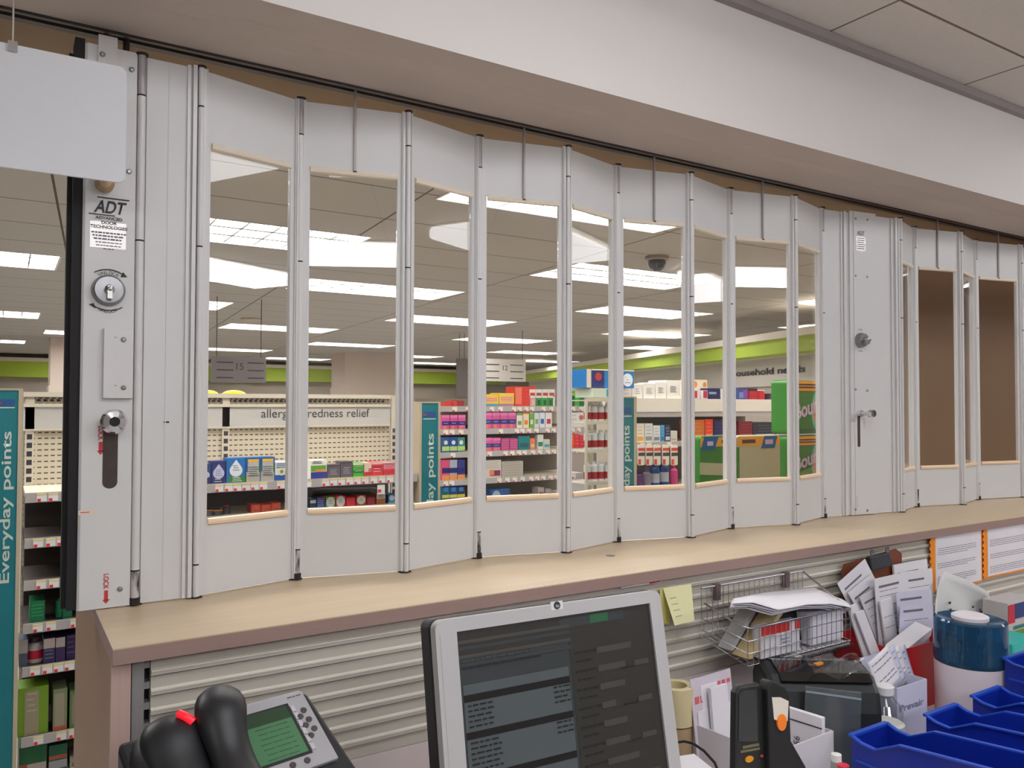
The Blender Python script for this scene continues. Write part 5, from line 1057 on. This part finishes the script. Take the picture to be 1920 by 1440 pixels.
for k in range(4):
    p = PY(1652+9*k, 1268-3*k, 1.12+.012*k)
    sheet('receipt_slip', (p.x, p.y, p.z-.05), (1, .1, .28-.05*k), (-.1+.1*k, .3, 1), .10, .085, 'receipt slip leaning over the white carton, %s' % ['front one', 'second from front', 'third from front', 'rear one'][k], 'receipt', m=WC if k % 2 else PAPER, th=.001, rows=[.07, .055, .03, .02], curl=.006)
dts = MB()
# ---- white box with scanner ----
cz = .80; c0, c1, c2_ = PZ(1287, 1352, cz), PZ(1448, 1414, cz), PZ(1563, 1370, cz); c3 = c0+(c2_-c1)
WB2 = mat('box_white_card', (208, 204, 208), .6, noise=.02)
r = thing('document_box', 'open white card box holding folded leaflets beside the monitor', 'box', (c0.x+.1, c0.y-.02, DZ))
b = MB(); cs = [c0, c1, c2_, c3]; ctr = (c0+c1+c2_+c3)/4
for i in range(4):
    p, q = cs[i], cs[(i+1) % 4]; fr = frame3((p.x, p.y, DZ), (q-p), (0, 0, 1)); b.fbox(fr, 0, (q-p).length, 0, cz-DZ, -.003, 0)
b.build('box_walls', WB2, r)
MB().add([(p.x, p.y, DZ+.002) for p in cs]+[(p.x, p.y, DZ+.005) for p in cs], [(3, 2, 1, 0), (4, 5, 6, 7), (0, 1, 5, 4), (1, 2, 6, 5), (2, 3, 7, 6), (3, 0, 4, 7)]).build('box_floor', WB2, r)
def inbox(t, s_): return c0+(c1-c0)*t+(c3-c0)*s_
exb = (c2_-c1).normalized()
for k, (t, s_, w, top, ln, lab, m_) in enumerate(((.12, .06, .05, 1305, -.05, 'thick white folded leaflet at the far left of the card box', PAPER), (.2, .10, .05, 1302, -.12, 'second thick folded leaflet in the card box', PAPER), (.28, .16, .05, 1312, -.2, 'third folded leaflet, leaning left in the card box', PAPER))):
    p = inbox(t, s_); zt2 = PY(1310, top, p.y).z
    sheet('folded_leaflet', (p.x, p.y, DZ+.006), exb, (ln, .1, 1), w, max(.12, zt2-DZ), lab, 'leaflet', m=m_, th=.008)
p = inbox(.22, .22); pk = PY(1316, 1278, p.y)
o, fr = sheet('printed_bag', (pk.x-.005, p.y, DZ+.01), (1, .06, 0), (.02, .12, 1), .125, PY(1330, 1272, p.y+.03).z-DZ, 'clear bagged leaflet with red lettering at the top, in the card box', 'paper', m=mat('bag_pinkish', (206, 196, 206), .4, noise=.03), th=.002)
hh = PY(1330, 1272, p.y+.03).z-DZ-.01
l = MB(); scrib(l, fr, .004, .06, [hh-.04], h=.014, n_=.0006, step=(.012, .018), gap=.004); scrib(l, fr, .04, .12, [hh-.016], h=.008, n_=.0006, step=(.01, .016), gap=.005); l.build('red_lettering', mat('red_print_soft', (214, 96, 104), .6), o)
MB().fbox(fr, .012, .115, .0, hh-.055, .0004, .002).build('inner_leaflet', PAPER, o)
p = Vector((1.362, 1.145, 0)); zt2 = PY(1500, 1340, 1.08).z
o, fr = sheet('printed_pad', (p.x, p.y, DZ+.01), (.16, -1, 0), (.03, 0, 1), .12, zt2-DZ, 'white pad with black rule and barcode in the right of the card box', 'paper', th=.012)
hh = zt2-DZ; l = MB().fbox(fr, 0, .12, hh-.022, hh-.0195, .0003, .0007)
for k in range(9): l.fbox(fr, .03, .042, hh-.085+k*.005, hh-.083+k*.005, .0003, .0007)
l.build('rule_and_barcode', LETTER, o)
text('9519', fr[0]+fr[1]*.06+fr[2]*(hh-.05)+fr[3]*.0008, -fr[2], fr[1], .014, LETTER, o, 'printed_number', width=.035)
# handheld scanner
pS = PY(1422, 1356, .885); fs_ = frame3(PY(1377, 1440, .865)-AX[2]*.06, (1, -.05, 0), (0, .08, 1))
def fs(u, v): return loc2(fs_, hit(fs_, u, v))
sb = thing('handheld_scanner', 'black handheld scanner in its holder with orange buttons', 'scanner', (pS.x, .885, DZ))
SBK = mat('scanner_black', (34, 34, 34), .5, noise=.12, nscale=50); SBG = mat('scanner_window', (46, 50, 50), .15, coat=.5)
pts = [fs(*q_) for q_ in ((1378, 1470), (1380, 1300), (1386, 1287), (1424, 1281), (1431, 1290), (1438, 1475))]
body = MB().prism(pts, fs_, -.014, 0).build('scanner_body', SBK, sb, bevel=.004)
pts = [fs(*q_) for q_ in ((1434, 1480), (1429, 1292), (1433, 1276), (1438, 1273), (1462, 1284), (1470, 1300), (1473, 1385), (1500, 1432), (1515, 1480))]
MB().prism(pts, fs_, -.010, .012).build('holder', mat('scanner_holder_black', (24, 24, 25), .55), sb, bevel=.005)
MB().prism([fs(*q_) for q_ in ((1384, 1390), (1385, 1302), (1391, 1296), (1418, 1292), (1420, 1390))], fs_, 0, .001).build('scan_window', SBG, body)
def disc(u, v, ru, rv, m_, name, par, n_=.0015, lift=0):
    a_, c_ = fs(u, v); k = .00085
    return MB().prism([(a_+ru*k*math.cos(t*math.pi/10), c_+rv*k*math.sin(t*math.pi/10)) for t in range(20)], fs_, lift, lift+n_).build(name, m_, par)
OG = mat('button_orange', (246, 132, 40), .4); YO = mat('button_amber', (222, 146, 20), .4)
MB().prism([fs(*q_) for q_ in ((1440, 1345), (1436, 1304), (1452, 1304), (1467, 1311), (1465, 1348), (1455, 1350))], fs_, .012, .013).build('white_label', C(222, 214, 200), sb)
disc(1453, 1350, 12, 15, OG, 'orange_button', sb, .003, .012); disc(1404, 1423, 10, 5.5, YO, 'amber_button', sb, .002, .0); disc(1427, 1417, 3.5, 2.5, REDINK, 'red_key', sb, .001, .001)
MB().prism([fs(*q_) for q_ in ((1392, 1404), (1392, 1399), (1422, 1393), (1423, 1398))], fs_, .0, .001).prism([fs(*q_) for q_ in ((1388, 1412), (1388, 1407), (1424, 1401), (1424, 1405))], fs_, .0, .001).build('brass_trim', C(110, 104, 76), body)
# dark label printer under a clear bag
lp_ = thing('label_printer', 'bulky black machine with rounded lid behind the scanner', 'printer', (1.545, 1.165, DZ))
ZT = .864; pc = Vector((1.545, 1.165, 0)); pe = Vector((math.cos(math.radians(-35)), math.sin(math.radians(-35)), 0)); pg_ = Vector((-pe.y, pe.x, 0))
MB().prism([(-.082, DZ), (.078, DZ), (.078, ZT-.03), (.06, ZT-.006), (.02, ZT), (-.04, ZT-.008), (-.072, ZT-.034), (-.082, ZT-.075)], (pc, pg_, AX[2], pe), -.12, .12).build('printer_case', mat('printer_black', (27, 32, 33), .45, noise=.1, nscale=30), lp_, bevel=.014)
MB().prism([(-.06, ZT-.018), (-.038, ZT-.006), (.02, ZT+.002), (.058, ZT-.004), (.058, ZT-.001), (.02, ZT+.005), (-.040, ZT-.003), (-.062, ZT-.015)], (pc, pg_, AX[2], pe), -.09, .105).build('printer_lid', mat('printer_lid_gloss', (24, 22, 22), .12, coat=.6), lp_)
q = PY(1536, 1263, 1.15); tag(MB().box(-.012+1.545, 1.545+.012, 1.15, 1.158, ZT+.004, ZT+.009).build('orange_clip', C(236, 150, 50)), 'small orange clip lying on the black machine', 'clip')
CL = glassy('clear_wrap', (.92, .93, .93, 1), .10, .9, rough=.08)
def wrapf(i, j):
    p = pc+pe*(-.02+.13*i)+pg_*(-.06+.11*j); return (p.x, p.y, ZT+.012-.02*abs(j-.6)+.006*math.sin(i*11+j*4)+.005*math.sin(j*13-i*5))
tag(MB().grid(wrapf, 16, 12).build('plastic_wrap', CL), 'crinkled clear plastic wrap lying on the black machine', 'plastic wrap')
# grey zip bag in front
_za, _zb = PY(1507, 1470, 1.115), PY(1614, 1475, 1.03)
zbf = frame3(_za, (_zb.x-_za.x, _zb.y-_za.y, 0), (0, .03, 1))
def zf_(u, v): return loc2(zbf, hit(zbf, u, v))
zbag = thing('zip_bag', 'translucent grey zip bag standing in front of the black machine', 'bag', Vector((1.50, 1.07, DZ)))
ZB = glassy('zip_bag_film', (.46, .51, .53, 1), .05, .6, rough=.15, alpha=.84)
p_ = [zf_(*q_) for q_ in ((1505, 1475), (1510, 1288), (1615, 1300), (1612, 1475))]
MB().prism(p_, zbf, -.008, 0).build('bag_film', ZB, zbag)
MB().prism([zf_(*q_) for q_ in ((1511, 1298), (1511, 1294.5), (1615, 1309.5), (1615, 1313))], zbf, 0, .0015).build('zip_seam', mat('zip_pale', (150, 166, 172), .3), zbag)
# bottles
def clear_bottle(u, v, y, r_, h, label, capm, bodym, z0=DZ):
    p = PY(u, v, y); t = thing('drink_bottle', label, 'bottle', (p.x, y, z0)); hh = p.z-z0
    MB().lathe([(r_*.9, 0), (r_, .006), (r_*.94, hh*.3), (r_, hh*.34), (r_, hh*.62), (r_*.8, hh*.74), (r_*.42, hh*.84), (r_*.42, hh*.87)], (p.x, y, z0), n=24).build('bottle_body', bodym, t)
    MB().lathe([(r_*.5, hh*.87), (r_*.52, hh*.875), (r_*.52, hh*.985), (r_*.45, hh), (0, hh)], (p.x, y, z0), n=20).build('bottle_cap', capm, t)
    return t
CB = glassy('bottle_clear', (.86, .88, .88, 1), .08, .9)
q = clear_bottle(1658, 1284, 1.10, .040, .14, 'small clear bottle with white screw cap left of the white carton', C(228, 224, 224), CB)
pq = PY(1655, 1352, 1.06)
tag(MB().lathe([(.02, DZ-pq.z), (.036, DZ-pq.z), (.036, 0), (.03, .004), (0, .004)], (pq.x, 1.05, pq.z), n=24).build('round_tub', C(206, 206, 196)), 'low round pale tub in front of the clear bottle', 'tub')
pq = PY(1568, 1414, .93); b = thing('small_vial', 'tiny bottle with pale top in the corner of the blue bin', 'bottle', (pq.x, .93, DZ))
MB().lathe([(.010, 0), (.010, pq.z-DZ-.012)], (pq.x, .93, DZ), n=14).build('vial_body', C(150, 150, 140), b); MB().lathe([(.009, pq.z-DZ-.012), (.009, pq.z-DZ), (0, pq.z-DZ+.001)], (pq.x, .93, DZ), n=14).build('vial_cap', C(220, 218, 214), b)
pq = PY(1581, 1434, .90); tag(MB().lathe([(.009, DZ-pq.z), (.009, -.014), (.010, -.012), (.010, 0), (0, .002)], (pq.x, .90, pq.z), n=14, mis=[0, 0, 1, 1]).build('small_vial', [C(70, 110, 80), C(206, 40, 66)]), 'tiny vial with crimson cap beside the pale topped one', 'bottle')
# masking tape rolls
pq = PY(1268, 1284, 1.22); t = thing('tape_roll', 'beige masking tape roll standing half behind the monitor', 'tape', (pq.x, 1.22, DZ))
MB().lathe([(.036, pq.z-DZ-.075), (.036, pq.z-DZ), (.022, pq.z-DZ), (.022, pq.z-DZ-.075), (.036, pq.z-DZ-.075)], (pq.x, 1.22, DZ), n=28).build('tape_band', mat('tape_beige', (206, 192, 150), .5), t)
MB().lathe([(.034, 0), (.034, pq.z-DZ-.078), (.0, pq.z-DZ-.078)], (pq.x, 1.22, DZ), n=24).build('lower_roll', mat('tape_tan', (170, 146, 112), .6), t)
# humidifier
pb = PZ(1821, 1352, DZ); dep = (pb-CP).dot(_F); rh = 61.5/FPX*dep*1.0
hx, hy = pb.x, pb.y; zt_ = PY(1818, 1154, hy).z; zj = PY(1821, 1262, hy-rh*.6).z
hm = thing('humidifier', 'round humidifier with translucent blue tank on a white base', 'humidifier', (hx, hy, DZ))
MB().lathe([(rh*.92, 0), (rh*.98, .01), (rh*1.0, zj-DZ)], (hx, hy, DZ), n=44).lathe([(rh, zj-DZ), (0, zj-DZ)], (hx, hy, DZ), n=44).build('humidifier_base', mat('humidifier_white', (226, 214, 218), .4, noise=.01), hm)
BT = glassy('tank_blue_translucent', (.07, .24, .42, 1), .05, .8, rough=.05, alpha=.78)
H_ = zt_-zj
tk = MB().lathe([(rh*1.0, .001), (rh*1.02, .01), (rh*1.0, H_*.92), (rh*.97, H_-.012), (rh*.90, H_-.006), (rh*.5, H_-.014), (.03, H_-.02)], (hx, hy, zj), n=44).build('water_tank', BT, hm)
MB().lathe([(.02, 0), (.02, H_*.35), (.034, H_*.36), (.034, H_*.42), (.016, H_*.45), (.014, H_-.02)], (hx, hy, zj), n=24).build('mist_tube', mat('tank_inner_navy', (16, 40, 84), .3), hm)
MB().lathe([(.03, -.02), (.042, -.004), (.042, .004), (.034, .008), (0, .009)], (hx, hy, zt_-.004), n=30).build('mist_nozzle', C(220, 212, 216), hm)
# crumpled printed bag behind the humidifier, coloured box and aqua box at the far right
_b0, _b1 = PY(1737, 1205, 1.33), PY(1880, 1160, 1.33); _pk, _rt = PY(1775, 1066, 1.33), PY(1862, 1132, 1.33); _bz = _b0.z-.03
def bagf(i, j):
    x = _b0.x+(_b1.x-_b0.x)*i; tp = (_pk.x-_b0.x)/(_b1.x-_b0.x)
    top = _bz+(_pk.z-_bz)*(i/tp)**.8 if i < tp else _pk.z+(_rt.z-_pk.z)*((i-tp)/(1-tp))**.8
    return (x, 1.335+.022*math.sin(i*9)-.02*j+.010*math.sin(j*5+i*9), _bz+(top-_bz)*j+.003*math.sin(i*19))
o = tag(MB().grid(bagf, 22, 10).build('paper_bag', mat('bag_paper_white', (216, 214, 212), .7, noise=.05, nscale=30), solid=.0012), 'crumpled white bag with black print behind the humidifier', 'bag')
l = MB()
for k in range(60):
    i = random.uniform(.08, .62); j = random.uniform(.1, .62); p = Vector(bagf(i, j)); s_ = random.uniform(.003, .009)
    l.fbox((p-AX[1]*.006, AX[0], AX[2], -AX[1]), -s_, s_, -s_*.5, s_*.6, 0, .0006)
l.build('black_print', LETTER, o)
bxp = PY(1889, 1132, 1.21)
cbx = tag(MB().box(bxp.x, bxp.x+.16, 1.21, 1.28, DZ, bxp.z).build('supply_box', C(196, 190, 186)), 'box with red, blue and green panels at the right edge', 'box')
w = .16; zt_ = bxp.z
MB().box(bxp.x+.002, bxp.x+.04, 1.2085, 1.21, zt_-.06, zt_-.006, 0).box(bxp.x+.042, bxp.x+.15, 1.2085, 1.21, zt_-.05, zt_-.006, 1).box(bxp.x+.002, bxp.x+.15, 1.2085, 1.21, zt_-.135, zt_-.085, 2).box(bxp.x+.03, bxp.x+.12, 1.2082, 1.2085, zt_-.08, zt_-.07, 3).build('printed_panels', [C(190, 40, 60), C(30, 60, 120), C(100, 140, 40), C(20, 120, 110)], cbx)
pq = PY(1884, 1205, 1.12); tag(MB().box(pq.x, pq.x+.14, 1.10, 1.2, DZ, pq.z).build('aqua_box', mat('aqua_plastic', (40, 180, 170), .4), bevel=.004), 'aqua plastic box between the humidifier and the blue bins', 'box')
# ---- blue bins ----
BLU = mat('bin_blue_plastic', (14, 40, 150), .32, noise=.04, nscale=40, coat=.15)
def blue_bin(x0, x1, yf, zl, label):
    r = thing('storage_bin', label, 'bin', ((x0+x1)/2, yf-.12, DZ), None)
    fr = (Vector((x0, yf, 0)), AX[0], -AX[1], AX[2]); w = x1-x0; t = .004; D = .30; zr_ = zl+.004
    b = MB().fbox(fr, 0, w, 0, D, DZ+.0, DZ+.005)
    side = [(0, DZ+.004), (D, DZ+.004), (D, zr_+.035), (.10, zr_+.012), (.05, zr_-.014), (.022, zr_-.012), (.0, zl)]
    for xx in (0, w-t): b.prism(side, (Vector((x0+xx, yf, 0)), -AX[1], AX[2], AX[0]), 0, t)
    b.fbox(fr, t, w-t, 0, t, DZ+.004, zl-.002).fbox(fr, t, w-t, D-t, D, DZ+.004, zr_+.03)
    b.build('bin_shell', BLU, r)
    f = MB()
    for xx, s_ in ((-.005, .009), (w-.004, .009)):
        P = [(0, zl), (.022, zr_-.012), (.05, zr_-.014), (.10, zr_+.012), (D, zr_+.035)]
        for (a0, c0_), (a1, c1_) in zip(P, P[1:]): f.add([Vector((x0+xx+d_, yf-a, c+e_)) for a, c in ((a0, c0_), (a1, c1_)) for d_ in (0, s_) for e_ in (0, .003)], [(0, 1, 3, 2), (4, 6, 7, 5), (0, 4, 5, 1), (2, 3, 7, 6), (1, 5, 7, 3), (0, 2, 6, 4)])
    f.fbox(fr, -.002, w+.002, -.006, .004, zl-.002, zl+.003)
    f.fbox((Vector((x0-.0025, yf, 0)), AX[0], -AX[1], AX[2]), 0, .0025, .01, D, zl-.045, zl-.041).build('rim', mat('bin_blue_rim', (34, 76, 186), .3), r)
    return r
for (u0, v0, u1, v1, zl, lab) in ((1600, 1381, 1656, 1356, .80, 'blue plastic bin nearest the camera, at the bottom edge'), (1748, 1346, 1776, 1320, .80, 'blue plastic bin just right of the nearest one'),
                                 (1845, 1313, 1872, 1276, .80, 'blue plastic bin in front of the humidifier'), (1884, 1236, 1925, 1222, .84, 'blue plastic bin farthest right beside the aqua box')):
    a, c_ = PZ(u0, v0, zl), PZ(u1, v1, zl); blue_bin(a.x, a.x+.115, (a.y+c_.y)/2, zl, lab)
# cable, sheet on the desk at the monitor's foot
tag(MB().tube([PY(1240, 1396, 1.0), PY(1283, 1390, .98), PY(1300, 1394, .96), PY(1320, 1408, .94), PY(1340, 1430, .92), PY(1352, 1460, .90)], .0022, 8).build('power_cable', BLACK), 'thin black cable curving past the white card box', 'cable')
o, fr = sheet('paper_stack', PZ(1292, 1500, .80), (1, -.25, 0), (.25, 1, 0), .10, .15, 'white pad lying beside the lower right corner of the monitor', 'paper', th=.14)
